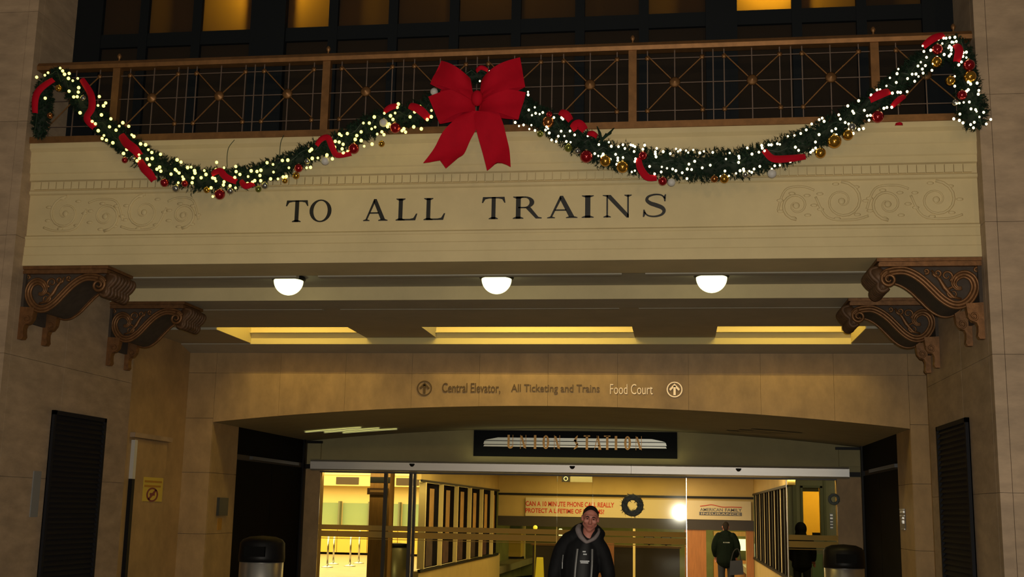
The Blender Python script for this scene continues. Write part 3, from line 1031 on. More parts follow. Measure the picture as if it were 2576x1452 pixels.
# art-deco letters : one thick and one hairline stroke
DECO = [('U', 1281), ('N', 1313), ('I', 1343), ('O', 1370), ('N', 1398), ('S', 1446), ('T', 1473), ('A', 1500), ('T', 1524), ('I', 1546), ('O', 1575), ('N', 1603)]
for ch, px in DECO:
    cx = at(px + 4, 1113, YD).x
    lo, hi = 2.925, 3.205
    m = MB()
    y0, y1 = YD - 0.066, YD - 0.057

    def q(*pts):
        m.prism([(cx + u, lo + v * (hi - lo)) for u, v in pts], y0, y1, 'y')
    if ch == 'I':
        q((-0.025, 0), (0.025, 0), (0.025, 1), (-0.025, 1))
    elif ch == 'U':
        q((-0.06, 0.2), (-0.015, 0.2), (-0.015, 1), (-0.06, 1))
        q((0.045, 0.2), (0.055, 0.2), (0.055, 1), (0.045, 1))
        for i in range(8):
            a, b = pi + pi * i / 8, pi + pi * (i + 1) / 8
            q((0.015 * math.cos(a), 0.2 + 0.06 * math.sin(a)), (0.058 * math.cos(a), 0.2 + 0.2 * math.sin(a)), (0.058 * math.cos(b), 0.2 + 0.2 * math.sin(b)), (0.015 * math.cos(b), 0.2 + 0.06 * math.sin(b)))
    elif ch == 'N':
        q((-0.06, 0), (-0.05, 0), (-0.05, 1), (-0.06, 1))
        q((-0.06, 0.95), (-0.02, 0.95), (0.06, 0.05), (0.015, 0.05))
        q((0.05, 0), (0.06, 0), (0.06, 1), (0.05, 1))
    elif ch == 'O':
        for i in range(20):
            a, b = 2 * pi * i / 20, 2 * pi * (i + 1) / 20
            q((0.022 * math.cos(a), 0.5 + 0.4 * math.sin(a)), (0.07 * math.cos(a), 0.5 + 0.5 * math.sin(a)), (0.07 * math.cos(b), 0.5 + 0.5 * math.sin(b)), (0.022 * math.cos(b), 0.5 + 0.4 * math.sin(b)))
    elif ch == 'T':
        q((-0.024, 0), (0.024, 0), (0.024, 1), (-0.024, 1))
        q((-0.065, 0.93), (0.065, 0.93), (0.065, 1.02), (-0.065, 1.02))
    elif ch == 'A':
        q((-0.07, 0), (-0.06, 0), (0.01, 1), (-0.01, 1))
        q((0.02, 0), (0.075, 0), (0.02, 1), (-0.02, 1))
        q((-0.04, 0.25), (0.04, 0.25), (0.035, 0.32), (-0.035, 0.32))
    elif ch == 'S':
        q((-0.05, 0.62), (0.0, 0.48), (0.035, 1.0), (0.02, 1.0), (-0.02, 0.85))
        q((-0.05, 0.66), (-0.01, 0.74), (0.045, 0.36), (0.01, 0.26))
        q((0.045, 0.42), (0.01, 0.38), (-0.05, 0.0), (-0.03, 0.0), (0.03, 0.15))
    obj('letter', m, copper_l, nb)

# ------------------------------------------------------------------ glass entrance : door_1
d1 = thing('door_1', '', '', (-2.1, YD, 0))
del d1['label'], d1['category']
d1['kind'] = 'structure'
hp = [(24.15, 2.415), (24.0, 2.415), (23.94, 2.422), (23.912, 2.45), (23.905, 2.60), (23.93, 2.632), (24.0, 2.645), (24.15, 2.645)]
obj('header', MB().prism(hp, -7.55, -0.95, 'x'), alu, d1)
obj('header', MB().prism(hp, -0.945, 3.27, 'x'), alu, d1)
obj('header_rail', B(-7.39, 3.05, 24.08, 24.2, 2.385, 2.414), mat('header_rail_dark', (0.08, 0.075, 0.07), 0.5, 0.3), d1)
for x in (-5.40, -2.12, 1.154):
    sn = MB()
    sn.lathe([(0.004, -0.05), (0.03, -0.042), (0.05, -0.015), (0.056, 0.0), (0.052, 0.012)], (x, 23.90, 2.57), 16)
    obj('sensor', sn, black_m, d1, smooth=True)
pan = [(-7.385, -5.50, 24.14), (-5.36, -2.445, 24.14), (-2.43, -1.73, 24.10), (-1.72, 0.138, 24.18), (2.093, 3.05, 24.14)]
for a, b, y in pan:
    gp = obj('glass_panel', B(a, b, y, y + 0.012, 0.02, 2.40), glass_door, d1)
    for z0, z1 in ((1.225, 1.325), (1.083, 1.205), (1.045, 1.058)):
        obj('gold_stripe', B(a + 0.004, b - 0.004, y - 0.004, y - 0.001, z0, z1), goldst, gp)
for a, b in ((-6.03, -5.96), (-5.50, -5.43), (-5.41, -5.355)):
    obj('post', B(a, b, 24.12, 24.2, 0, 2.4), mat('dark_anodised', (0.09, 0.085, 0.08), 0.3, 0.7), d1)
for x in (0.138, 2.085, -2.44, -1.725):
    obj('edge_strip', B(x - 0.006, x + 0.006, 24.09, 24.19, 0.02, 2.40), chrome if x in (0.138, 2.085) else glass_door, d1)

# wreaths and tag on the glass
def wreath(c, r, t, label):
    w = thing('wreath', label, 'wreath', c)
    ring = MB()
    g = random.Random(3)
    ring.tube([(c[0] + r * math.cos(2 * pi * i / 24), c[1], c[2] + r * math.sin(2 * pi * i / 24)) for i in range(24)], t * 0.7, 8, closed=True)
    for i in range(420):
        a = g.uniform(0, 2 * pi)
        b = g.uniform(0, 2 * pi)
        p = Vector((c[0] + (r + t * .6 * math.cos(b)) * math.cos(a), c[1] + t * .6 * math.sin(b), c[2] + (r + t * .6 * math.cos(b)) * math.sin(a)))
        d = Vector((g.uniform(-1, 1), g.uniform(-1, 1), g.uniform(-1, 1))).normalized() * t * 0.9
        e = d.cross(Vector((g.uniform(-1, 1), 0.3, g.uniform(-1, 1)))).normalized() * t * 0.12
        ring.add([p - e, p + e, p + d], [(0, 1, 2)])
    f = obj('foliage', ring, wreath_m, w, fix=False)
    f['kind'] = 'stuff'
    return w


wreath((-0.923, 24.00, 1.83), 0.160, 0.085, 'frosted dark wreath on the glass door right of the walking man')
wreath((3.07 - 0.09, 24.05, 2.02), 0.085, 0.04, 'small dark wreath on the far right glass panel')
tg = thing('door_tag', 'narrow white printed tag on the far right glass panel', 'tag', (2.93, 24.13, 1.45))
obj('strip', B(2.90, 2.96, 24.12, 24.135, 1.45, 1.75), mat('tag_clear', (0.16, 0.17, 0.15), 0.4), tg)
for z in (1.70, 1.64, 1.58, 1.53, 1.47):
    obj('print_mark', B(2.905, 2.955, 24.116, 24.12, z, z + (0.03 if z > 1.6 else 0.015)), signwht, tg)

# ------------------------------------------------------------------ corridor behind the doors
CXL, CXR, YE = -5.346, 2.127, 35.5
cw = MB()
cw.box(CXL - 0.15, CXL, 24.6, YE + 0.5, -0.9, 0.40)
cw.box(CXL - 0.15, CXL, 24.6, YE + 0.5, 2.28, 2.8)
wcl = struct('wall_corridor_left', cw, tanwall)
cw = MB()
cw.box(CXR, CXR + 0.15, 24.3, YE + 0.5, -0.9, 0.47)
cw.box(CXR, CXR + 0.15, 24.3, YE + 0.5, 2.29, 2.8)
wcr = struct('wall_corridor_right', cw, tanwall)
obj('head_rail', B(CXL - 0.02, CXL + 0.03, 24.6, YE, 2.235, 2.285), black_m, wcl)
obj('sill_rail', B(CXL - 0.02, CXL + 0.04, 24.6, YE, 0.38, 0.44), black_m, wcl)
obj('head_rail', B(CXR - 0.03, CXR + 0.02, 24.4, YE, 2.245, 2.295), black_m, wcr)
obj('sill_rail', B(CXR - 0.04, CXR + 0.02, 24.4, YE, 0.45, 0.50), black_m, wcr)
g3 = random.Random(5)
for i in range(7):
    y = 24.88 + i * 1.87
    if y < YE:
        obj('mullion', B(CXL - 0.10, CXL + 0.045, y, y + 0.08, 0.44, 2.235), cream, wcl)
    y1 = min(y + 1.87, YE)
    if y < YE:
        obj('pane', B(CXL - 0.06, CXL - 0.05, y + 0.08, y1, 0.44, 2.235), dark_pane, wcl)
        zz = g3.choice((0.9, 1.05, 1.2))
        obj('poster_board', B(CXL - 0.049, CXL - 0.044, y + 0.85, y1 - 0.55, zz, 2.12), poster_m, wcl)
        obj('display_goods', B(CXL - 0.049, CXL - 0.040, y + 0.6, y1 - 0.6, 0.46, zz - 0.1), mat('display_dark', (0.05 + 0.05 * g3.random(), 0.03, 0.035), 0.5, noise=0.7, nscale=5), wcl)
for i in range(7):
    y = 24.62 + i * 1.66
    obj('mullion', B(CXR + 0.006, CXR + 0.02, y, y + 0.04, 0.50, 2.245), cream, wcr)
    obj('pane', B(CXR + 0.02, CXR + 0.03, y + 0.05, min(y + 1.66, YE), 0.50, 2.245), dark_pane, wcr)
    obj('glazing_bar', B(CXR + 0.012, CXR + 0.02, y + 0.80, y + 0.83, 0.50, 2.245), grey_gr, wcr)
struct('ceiling_corridor', B(CXL - 0.15, CXR + 0.15, 24.45, YE + 0.5, 2.78, 2.9), tanwall)
# end wall with its opening
ew = MB()
ew.box(CXL, CXR, YE, YE + 0.3, 1.25, 2.8)
ew.box(1.90, CXR, YE, YE + 0.3, -0.9, 1.25)
wend = struct('wall_corridor_end', ew, tanwall)
obj('dark_rail', B(CXL, CXR, YE - 0.04, YE, 2.14, 2.20), black_m, wend)
obj('door_header', B(CXL, CXR, YE - 0.06, YE, 1.24, 1.525), mat('dark_header', (0.03, 0.022, 0.02), 0.5), wend)
obj('wood_panel', B(0.15, 0.76, YE - 0.03, YE + 0.02, -0.9, 1.24), orangew, wend)
obj('wood_panel', B(1.90, CXR - 0.02, YE - 0.03, YE, -0.9, 1.24), orangew, wend)
obj('wood_panel', B(-3.6, -1.9, YE - 0.02, YE + 0.02, -0.9, 0.95), mat('red_brown_wood', (0.20, 0.07, 0.03), 0.5), wend)
obj('post', B(-1.35, -1.28, YE - 0.05, YE + 0.05, -0.9, 1.24), cream, wend)
# banner
bn = thing('hanging_banner', 'long cream banner with red question above the corridor end opening', 'banner', (-1.2, YE - 0.07, 1.53))
obj('sheet', B(-4.52, 2.05, YE - 0.075, YE - 0.065, 1.535, 2.075), banner_m, bn)
BX = lambda px: at(px, 1280, YE - 0.08).x
text('print', 'CAN A 10 MINUTE PHONE CALL REALLY', red_ink, bn, BX(1322), BX(1545), 1.825, 1.97, YE - 0.076, 0.003, 0.022)
text('print', 'PROTECT A LIFETIME OF DREAMS?', red_ink, bn, BX(1322), BX(1520), 1.63, 1.765, YE - 0.076, 0.003, 0.022)
text('print', 'AMERICAN', blue_ink, bn, BX(1761), BX(1818), 1.775, 1.865, YE - 0.076, 0.003, 0.014)
text('print', 'FAMILY', blue_ink, bn, BX(1824), BX(1866), 1.775, 1.865, YE - 0.076, 0.003, 0.014)
obj('print', B(BX(1759), BX(1866), YE - 0.079, YE - 0.076, 1.655, 1.755), blue_ink, bn)
text('print', 'INSURANCE', banner_m, bn, BX(1764), BX(1862), 1.675, 1.735, YE - 0.080, 0.003, 0.004)
rl = cr([(BX(1761), YE - 0.08, 1.915), (BX(1775), YE - 0.08, 1.935), (BX(1789), YE - 0.08, 1.96), (BX(1803), YE - 0.08, 1.935), (BX(1818), YE - 0.08, 1.90), (BX(1840), YE - 0.08, 1.905), (BX(1866), YE - 0.08, 1.90)], 4)
obj('roof_line', MB().tube(rl, 0.011, 6), red_ink, bn)

# lit concourse beyond the end opening
cc = MB()
cc.box(-6, 4, 46, 46.2, -0.9, 3.0)
cc.box(-6.2, -6, 36, 46, -0.9, 3.0)
cc.box(4, 4.2, 36, 46, -0.9, 3.0)
cc.box(-6, 4, 35.9, 46, 2.9, 3.0)
struct('wall_concourse', cc, mat('concourse_wall', (0.26, 0.25, 0.09), 0.7, noise=0.3, nscale=1.2))
kio = thing('shop_kiosk', 'bright distant kiosk seen through the corridor end opening', 'kiosk', (1.9, 44, -0.9))
obj('counter', B(1.2, 3.0, 43.6, 44.6, -0.9, 0.1), orangew, kio)
obj('lit_sign', B(1.7, 2.35, 43.5, 43.56, 0.45, 0.85), mat('lit_kiosk_sign', (0.9, 0.9, 0.6), 0.5, emit=(1.0, 0.95, 0.55), estr=0.9), kio)
obj('blue_sign', B(2.4, 2.9, 43.5, 43.56, 0.25, 0.7), mat('blue_kiosk_sign', (0.35, 0.45, 0.5), 0.5), kio)
obj('canopy', B(1.2, 3.0, 43.4, 44.6, 0.95, 1.1), wood_m, kio)
area('concourse_light', (0.5, 41, 2.8), (0, 0, -1), 4, 300, (1.0, 0.90, 0.34), 4)
wlm = thing('concourse_lamp', 'small bright vertical lamp behind the glass left of the man', 'lamp', (-3.232, 33, 1.0))
obj('tube', MB().lathe([(0.02, -0.11), (0.05, -0.09), (0.055, 0.08), (0.03, 0.11)], (-3.232, 33, 1.11), 14), mat('lamp_tube', (1, 1, .7), 0.5, emit=(1.0, 0.98, 0.55), estr=2.0), wlm, smooth=True)
obj('stem', MB().tube([(-3.232, 33, 0.35), (-3.232, 33, 1.0)], 0.02, 8), black_m, wlm)
obj('base', MB().lathe([(0.16, -0.75), (0.15, -0.70), (0.03, -0.66), (0.02, 0.40)], (-3.232, 33, 0.0), 16), black_m, wlm)
wlb = thing('concourse_lamp', 'small round yellow globe lamp behind the glass, leftmost of the two', 'lamp', (-3.93, 33, 1.2))
obj('globe', MB().ball((-3.93, 33, 1.235), 0.062, 14, 10), mat('lamp_globe', (1, .9, .2), 0.5, emit=(1.0, 0.80, 0.06), estr=0.9), wlb, smooth=True)
obj('stem', MB().tube([(-3.93, 33, -0.6), (-3.93, 33, 1.18)], 0.018, 8), mat('lamp_stem', (0.3, 0.26, 0.05), 0.4), wlb)
obj('base', MB().lathe([(0.14, -0.70), (0.13, -0.64), (0.03, -0.60)], (-3.93, 33, 0.0), 16), black_m, wlb)

ck = thing('concourse_counter', 'low dark counter with small screens beyond the left of the corridor end', 'counter', (-2.0, 38, -0.9))
obj('body', B(-4.6, 0.0, 38.0, 38.7, -0.9, 0.62), mat('counter_dark', (0.05, 0.035, 0.028), 0.6), ck)
obj('top', B(-4.65, 0.05, 37.95, 38.75, 0.62, 0.68), wood_m, ck)
for x in (-0.95, -0.42):
    sc_ = obj('screen', B(x - 0.16, x + 0.16, 38.2, 38.24, 0.72, 0.98), black_m, ck)
    obj('screen_glow', B(x - 0.13, x + 0.13, 38.19, 38.2, 0.75, 0.95), mat('screen_pale', (0.35, 0.36, 0.22), 0.5, emit=(0.6, 0.62, 0.35), estr=0.12), sc_)
    obj('stand', B(x - 0.03, x + 0.03, 38.22, 38.28, 0.68, 0.80), black_m, sc_)

# wet-floor sign
wfs = thing('floor_sign', 'yellow folding floor sign standing in the corridor behind the man', 'sign', (-3.79, 33, -0.68))
for sg in (-1, 1):
    m = MB()
    b, t = 33 + sg * 0.16, 33 + sg * 0.015
    m.add([(-3.93, b, -0.675), (-3.65, b, -0.675), (-3.70, t, 0.41), (-3.88, t, 0.41), (-3.93, b + sg * .02, -0.675), (-3.65, b + sg * .02, -0.675), (-3.70, t + sg * .02, 0.41), (-3.88, t + sg * .02, 0.41)],
          [(0, 1, 2, 3), (7, 6, 5, 4), (0, 4, 5, 1), (1, 5, 6, 2), (2, 6, 7, 3), (3, 7, 4, 0)])
    obj('leaf', m, yel_plastic, wfs)
obj('hinge', MB().tube([(-3.88, 33, 0.415), (-3.70, 33, 0.415)], 0.022, 8), yel_plastic, wfs)

# overhead hanging sign inside
ohs = thing('hanging_sign', 'small hanging sign with dark square icon just inside the glass', 'sign', (-2.15, 25.5, 2.3))
obj('plate', B(-2.30, -1.83, 25.48, 25.5, 2.305, 2.43), mat('sign_cream', (0.16, 0.15, 0.10), 0.5), ohs)
obj('icon_square', B(-2.48, -2.31, 25.47, 25.5, 2.305, 2.44), black_m, ohs)
obj('icon_ring', MB().tube([(-2.395 + 0.04 * math.cos(2 * pi * i / 16), 25.468, 2.37 + 0.04 * math.sin(2 * pi * i / 16)) for i in range(16)], 0.008, 6, closed=True), signwht, ohs)
obj('hanger', MB().tube([(-2.1, 25.49, 2.43), (-2.1, 25.49, 2.78)], 0.01, 6), black_m, ohs)

# wooden pier between entrance and ticket hall
wp = struct('wall_entrance_pier', B(-6.43, -6.0, 24.55, 24.95, 0, 2.9), wood_m)
ps = thing('pier_sign', 'dark brown sign plate high on the wooden pier behind the glass', 'sign', (-6.25, 24.53, 1.97))
obj('plate', B(-6.48, -6.03, 24.52, 24.548, 1.955, 2.09), mat('sign_brown', (0.06, 0.03, 0.015), 0.4), ps)
obj('print_bar', B(-6.42, -6.12, 24.515, 24.52, 2.0, 2.05), mat('sign_tan', (0.25, 0.14, 0.06), 0.5), ps)
obj('dark_head', B(-6.43, -6.0, 24.54, 24.55, 2.20, 2.32), black_m, wp)

# ------------------------------------------------------------------ ticket hall on the left
YT = 43.0
th = MB()
th.box(-22, -5.5, YT, YT + 0.3, 0, 3.4)
th.box(-22.2, -22, 24.6, YT, 0, 3.4)
th.box(-22, -5.5, 24.6, YT, 3.3, 3.4)
th.box(-22, AL - 0.3, 24.5, 24.7, 0, 3.4)
wth = struct('wall_ticket_hall', th, hallwall)
obj('baseboard', B(-22, -5.5, YT - 0.03, YT, 0, 0.08), black_m, wth)
obj('bulkhead', B(-22, -5.5, YT - 0.6, YT, 2.45, 3.3), hallwall, wth)
for i in range(12):
    x = -19 + i * 1.12
    obj('counter_front', B(x + 0.01, x + 1.11, YT - 0.5, YT, 0.08, 0.95), mat('counter_yellow', (0.75, 0.48, 0.10), 0.5) if i % 2 else MATS.get('counter_yellow', hallwall), wth)
    obj('ticket_window', B(x + 0.04, x + 1.04, YT - 0.04, YT - 0.005, 1.02, 1.84), greenp, wth)
    obj('window_post', B(x + 1.05, x + 1.11, YT - 0.3, YT, 0.95, 1.9), grey_gr, wth)
    if i % 2 == 0:
        obj('dark_name_panel', B(x - 0.1, x + 0.75, YT - 0.62, YT - 0.601, 2.50, 2.76), mat('panel_dark', (0.06, 0.035, 0.02), 0.5), wth)
obj('lower_band', B(-22, -5.5, YT - 0.64, YT - 0.60, 2.84, 3.05), mat('lit_soffit_band', (0.9, 0.8, 0.5), 0.6), wth)
for px, py, wh in ((823, 1428, 'leftmost'), (838, 1420, 'second from left'), (880, 1425, 'second from right'), (902, 1418, 'rightmost')):
    d = at(px, py, 10.0) - CAM
    p = CAM + d * (-CAM.z / d.z)
    sx = thing('stanchion', 'chrome queue stanchion on the bright ticket hall floor, %s of the four' % wh, 'stanchion', (p.x, p.y, 0), 0, 'queue stanchions in the ticket hall')
    obj('base', MB().lathe([(0.17, 0.0), (0.165, 0.02), (0.05, 0.05), (0.025, 0.06)], p, 20), chrome, sx, smooth=True)
    obj('pole', MB().tube([(p.x, p.y, 0.05), (p.x, p.y, 0.90)], 0.028, 10), chrome, sx, smooth=True)
    obj('head', MB().lathe([(0.035, 0.9), (0.04, 0.92), (0.04, 0.97), (0.02, 0.985)], (p.x, p.y, 0), 12), chrome, sx, smooth=True)
area('ticket_hall_light', (-12.5, 36, 3.25), (0, 0, -1), 10, 2900, (1.0, 0.83, 0.46), 12)
area('entrance_fill_light', (-2.2, 24.30, 2.40), (0, 0.9, -1), 10.4, 60, (1.0, 0.78, 0.40), 0.06)  # added fill strip without a fixture, brightens wooden pier and mullion fronts
area('corridor_light', (-1.6, 25.1, 2.76), (0, 0.35, -1), 6.5, 280, (1.0, 0.77, 0.38), 0.6)
area('corridor_light', (-1.6, 29.5, 2.76), (0, 0, -1), 4.5, 150, (1.0, 0.77, 0.38), 3)
area('corridor_light', (-1.6, 33.5, 2.76), (0, 0, -1), 4.5, 190, (1.0, 0.77, 0.38), 2.5)

# ------------------------------------------------------------------ room on the right behind the glass
rr = MB()
rr.box(2.28, 2.67, 27.0, 27.15, 0, 2.9)
rr.box(3.06, 5.5, 27.0, 27.15, 0, 2.9)
rr.box(2.67, 3.06, 27.0, 27.15, 0, 1.27)
rr.box(2.67, 3.06, 27.0, 27.15, 2.31, 2.9)
wrr = struct('wall_side_room', rr, mat('side_wall', (0.30, 0.30, 0.24), 0.6))
struct('ceiling_side_room', B(2.28, 5.5, 24.45, 31, 2.9, 3.0), tanwall)
r2 = MB()
r2.box(2.3, 5.5, 30.0, 30.2, 0, 2.9)
r2.box(5.4, 5.6, 24.4, 30, 0, 2.9)
struct('wall_side_room_back', r2, orange_wall)
obj('window_frame', MB().box(2.63, 2.68, 26.96, 27.17, 1.24, 2.34).box(3.05, 3.10, 26.96, 27.17, 1.24, 2.34).box(2.63, 3.10, 26.96, 27.17, 2.30, 2.35).box(2.63, 3.10, 26.96, 27.17, 1.23, 1.28), grey_gr, wrr)
obj('wall_post', B(2.46, 2.54, 26.93, 27.0, 0, 2.6), grey_gr, wrr)
obj('wall_post', B(3.12, 3.17, 26.95, 27.0, 0, 2.6), grey_gr, wrr)
obj('header_blind', B(2.68, 3.03, 27.02, 27.06, 2.22, 2.30), mat('blind', (0.12, 0.10, 0.05), 0.7), wrr)
obj('green_panel', B(2.84, 3.14, 26.97, 26.995, 0.2, 0.885), mat('green_panel', (0.20, 0.30, 0.17), 0.4), wrr)
obj('pane', B(2.68, 3.05, 27.07, 27.08, 1.28, 2.30), glass_clear, wrr)
lb = thing('ledge_box', 'small black box on the ledge of the orange lit window', 'box', (2.95, 26.93, 1.28))
obj('body', B(2.86, 3.02, 26.90, 26.99, 1.282, 1.34), black_m, lb)
area('side_room_light', (3.4, 25.4, 2.86), (0, 0.2, -1), 1.0, 9, (1.0, 0.92, 0.7), 0.6)  # added fill between glass and wall, lifts the grey-green wall
area('side_room_light', (3.4, 28.7, 2.85), (0, 0, -1), 1.5, 95, (1.0, 0.72, 0.25), 1.5)

# ------------------------------------------------------------------ litter bins
def bin_(x, y, label, r=0.29):
    b = thing('litter_bin', label, 'bin', (x, y, 0), 0)
    obj('steel_body', MB().lathe([(r - 0.01, 0.0), (r, 0.02), (r, 0.95), (r - 0.01, 0.96)], (x, y, 0), 40), steelcan, b, smooth=True)
    obj('lid', MB().lathe([(r + 0.012, 0.945), (r + 0.015, 1.0), (r + 0.005, 1.19), (r - 0.03, 1.235), (r * 0.6, 1.27), (0.01, 1.285)], (x, y, 0), 40), black_m, b, smooth=True)
    obj('flap_opening', MB().prism([(x - 0.14, 1.02), (x + 0.14, 1.02), (x + 0.14, 1.15), (x - 0.14, 1.15)], y - r - 0.022, y - r * 0.8, 'y'), mat('flap', (0.004, 0.004, 0.004), 0.7, spec=0.1), b)
    return b


bin_(-5.53, 15.6, 'steel litter bin with black domed lid left of the glass doors')
bin_(2.41, 18.5, 'steel litter bin with black domed lid right of the glass doors')
mb = thing('litter_bin', 'grey green litter bin with flat dark lid behind the left glass panel', 'bin', (-5.2, 25.3, 0))
xc = at(994, 1380, 25.3).x
obj('body', MB().lathe([(0.29, 0.0), (0.30, 0.02), (0.30, 0.86), (0.29, 0.87)], (xc, 25.3, 0), 32), mat('bin_body', (0.42, 0.40, 0.26), 0.35, 0.5), mb, smooth=True)
obj('lid', MB().lathe([(0.31, 0.87), (0.315, 0.90), (0.30, 0.94), (0.16, 0.95), (0.14, 0.92)], (xc, 25.3, 0), 32), black_m, mb, smooth=True)

# ------------------------------------------------------------------ christmas garlands
PXM = 0.00412                      # metres per photograph pixel at the garland
GL = [(98, 345, 12), (104, 305, 26), (108, 255, 28), (116, 212, 20), (145, 190, 22), (175, 215, 26), (205, 255, 30), (250, 305, 32), (310, 357, 34), (370, 402, 36), (430, 432, 36), (490, 450, 36), (550, 452, 34), (610, 446, 32),
      (680, 428, 30), (740, 404, 30), (800, 378, 30), (860, 355, 30), (920, 322, 32), (970, 302, 34), (1030, 290, 34), (1085, 272, 36), (1110, 235, 28), (1150, 205, 22), (1205, 190, 18)]
GR = [(1205, 190, 18), (1260, 205, 22), (1310, 240, 22), (1318, 275, 30), (1350, 292, 32), (1400, 322, 34), (1450, 352, 36), (1500, 378, 38), (1560, 395, 38), (1620, 408, 40), (1700, 416, 42), (1780, 418, 43), (1860, 411, 42), (1930, 394, 40),
      (2000, 368, 38), (2060, 340, 36), (2120, 308, 36), (2180, 272, 32), (2230, 230, 30), (2280, 190, 30), (2330, 152, 32), (2375, 124, 34), (2412, 120, 30), (2425, 155, 30), (2432, 200, 30), (2440, 245, 34), (2448, 285, 42), (2455, 305, 34), (2462, 318, 16)]
YG = 11.84


def gpath(G):
    pts = [at(a, b, YG) for a, b, _ in G]
    rad = [c * PXM for _, _, c in G]
    P = cr(pts, 6)
    R = []
    for i in range(len(rad) - 1):
        for k in range(6):
            R.append(rad[i] + (rad[i + 1] - rad[i]) * k / 6)
    R.append(rad[-1])
    return P, R


def garland(G, label, seed, count):
    g = random.Random(seed)
    P, R = gpath(G)
    root = thing('christmas_garland', label, 'garland', P[0], 0)
    core = MB().tube(P, [r * g.uniform(0.42, 0.66) for r in R], 12)
    obj('core', core, core_g, root, smooth=True)
    acc = [0]
    for a, b in zip(P[:-1], P[1:]):
        acc.append(acc[-1] + (b - a).length)
    T = acc[-1]
    nd = MB()

    def sample(s):
        lo = 0
        while lo < len(acc) - 2 and acc[lo + 1] < s:
            lo += 1
        t = (s - acc[lo]) / max(1e-6, acc[lo + 1] - acc[lo])
        return P[lo].lerp(P[lo + 1], t), R[lo] + (R[lo + 1] - R[lo]) * t, (P[lo + 1] - P[lo]).normalized()
    sprigs = int(count / 22)
    for i in range(sprigs):
        c, r, t = sample(g.uniform(0, T))
        u = t.cross(Vector((0, 1, 0))).normalized()
        v = u.cross(t).normalized()
        a = g.uniform(0, 2 * pi)
        out = u * math.cos(a) + v * math.sin(a)
        d = (out + t * g.uniform(-0.9, 0.9)).normalized()
        L = r * g.uniform(0.40, 0.66) * (1.35 if g.random() < 0.05 else 1)
        b0 = c + out * r * 0.42
        e1 = d.cross(Vector((g.uniform(-1, 1), g.uniform(-1, 1), g.uniform(-1, 1)))).normalized()
        e2 = d.cross(e1)
        for q in range(22):
            f = g.uniform(0.05, 1.0)
            an = g.uniform(0, 2 * pi)
            nd_d = (d * 0.75 + (e1 * math.cos(an) + e2 * math.sin(an)) * 0.75).normalized()
            b = b0 + d * L * f
            ln = g.uniform(0.022, 0.042)
            w = nd_d.cross(d).normalized() * 0.0042
            if w.length < 1e-5:
                continue
            nd.add([b - w, b + w, b + nd_d * ln], [(0, 1, 2)])
    obj('foliage', nd, needle_m, root, stuff=True, fix=False)
    return root, P, R


gl_, PL, RL = garland(GL, 'left swag of the lit fir garland hanging from the railing', 11, 60000)
gr_, PR, RR = garland(GR, 'right swag of the lit fir garland with a drop at the right pier', 12, 72000)

# suspension wires of the left swag
for nm, ptsw in (('hanging_wire', [(590, 352), (575, 372), (571, 400), (572, 420)]), ('hanging_wire', [(714, 340), (706, 360), (703, 400)])):
    obj(nm, MB().tube(cr([at(a, b, 12.04) for a, b in ptsw], 4), 0.004, 6), wire_m, gl_)

BUL = []


def zoom(x0, y0, s, pts):
    for a, b in pts:
        BUL.append((x0 + a * s, y0 + b * s))


zoom(60, 140, .1791, [(180, 303), (295, 275), (340, 240), (510, 175), (545, 215), (572, 262), (637, 250), (627, 320), (687, 352), (757, 320), (770, 450), (635, 500), (765, 512), (700, 580), (750, 577), (300, 598), (1060, 575), (1042, 700), (1150, 665), (1120, 705), (790, 803), (1090, 832), (960, 925), (1005, 958), (1222, 888), (1203, 1000), (1295, 1047), (1340, 990), (1390, 943), (1473, 993), (1045, 1055), (1125, 1122), (1100, 1165), (1160, 1187), (1250, 1225), (1515, 1112), (1545, 1135), (1433, 1248), (1445, 1318), (1400, 1375), (1640, 1240)])
zoom(300, 300, .1515, [(357, 410), (437, 425), (483, 507), (540, 552), (685, 583), (960, 675), (463, 662), (547, 652), (500, 758), (670, 797), (625, 830), (690, 863), (325, 580), (335, 650), (295, 690), (1025, 712), (930, 835), (955, 860), (993, 893), (860, 912), (1195, 797), (1135, 803), (1250, 855), (1258, 893), (1050, 955), (1068, 1000), (1210, 1055), (980, 1055), (1220, 975), (1360, 972), (1412, 853), (1440, 917), (1617, 717), (1607, 837), (1740, 805), (1727, 927), (1585, 985), (1605, 1027), (1550, 975), (1740, 1040), (1730, 1092), (1840, 1105), (1930, 1140), (1525, 1140), (1553, 1285), (1935, 785), (1940, 870), (2003, 917), (1918, 968)])
zoom(580, 320, .1242, [(740, 720), (418, 885), (535, 897), (615, 873), (355, 1000), (595, 980), (490, 1083), (445, 1115), (345, 1142), (610, 1085), (870, 910), (1050, 675), (1160, 668), (1182, 823), (812, 1048), (960, 1048), (860, 755), (1065, 1008), (1130, 1000), (1605, 483), (1640, 450), (1540, 823), (1620, 815), (1768, 623), (1952, 565), (2062, 643), (1655, 633), (2015, 240), (2205, 140), (2245, 172), (2365, 130), (2120, 288), (2200, 302), (2280, 347), (2110, 405), (2260, 440), (2285, 527), (2370, 490), (2370, 545), (2525, 248), (2555, 170)])
zoom(840, 230, .1171, [(500, 950), (458, 1035), (585, 870), (585, 1057), (633, 680), (760, 680), (868, 550), (885, 768), (810, 805), (1030, 870), (930, 917), (1083, 470), (1315, 465), (1360, 342), (1383, 272), (1215, 525), (1268, 603), (1185, 700), (1153, 760), (1075, 930), (820, 1133), (650, 1178), (1503, 805), (1465, 845), (1540, 875), (1637, 547), (1735, 440), (1848, 325), (2095, 410), (2092, 545), (2005, 605), (1715, 763), (1878, 805)])
NLEFT = len(BUL)
BUL += [(1232, 180), (1207, 204)]
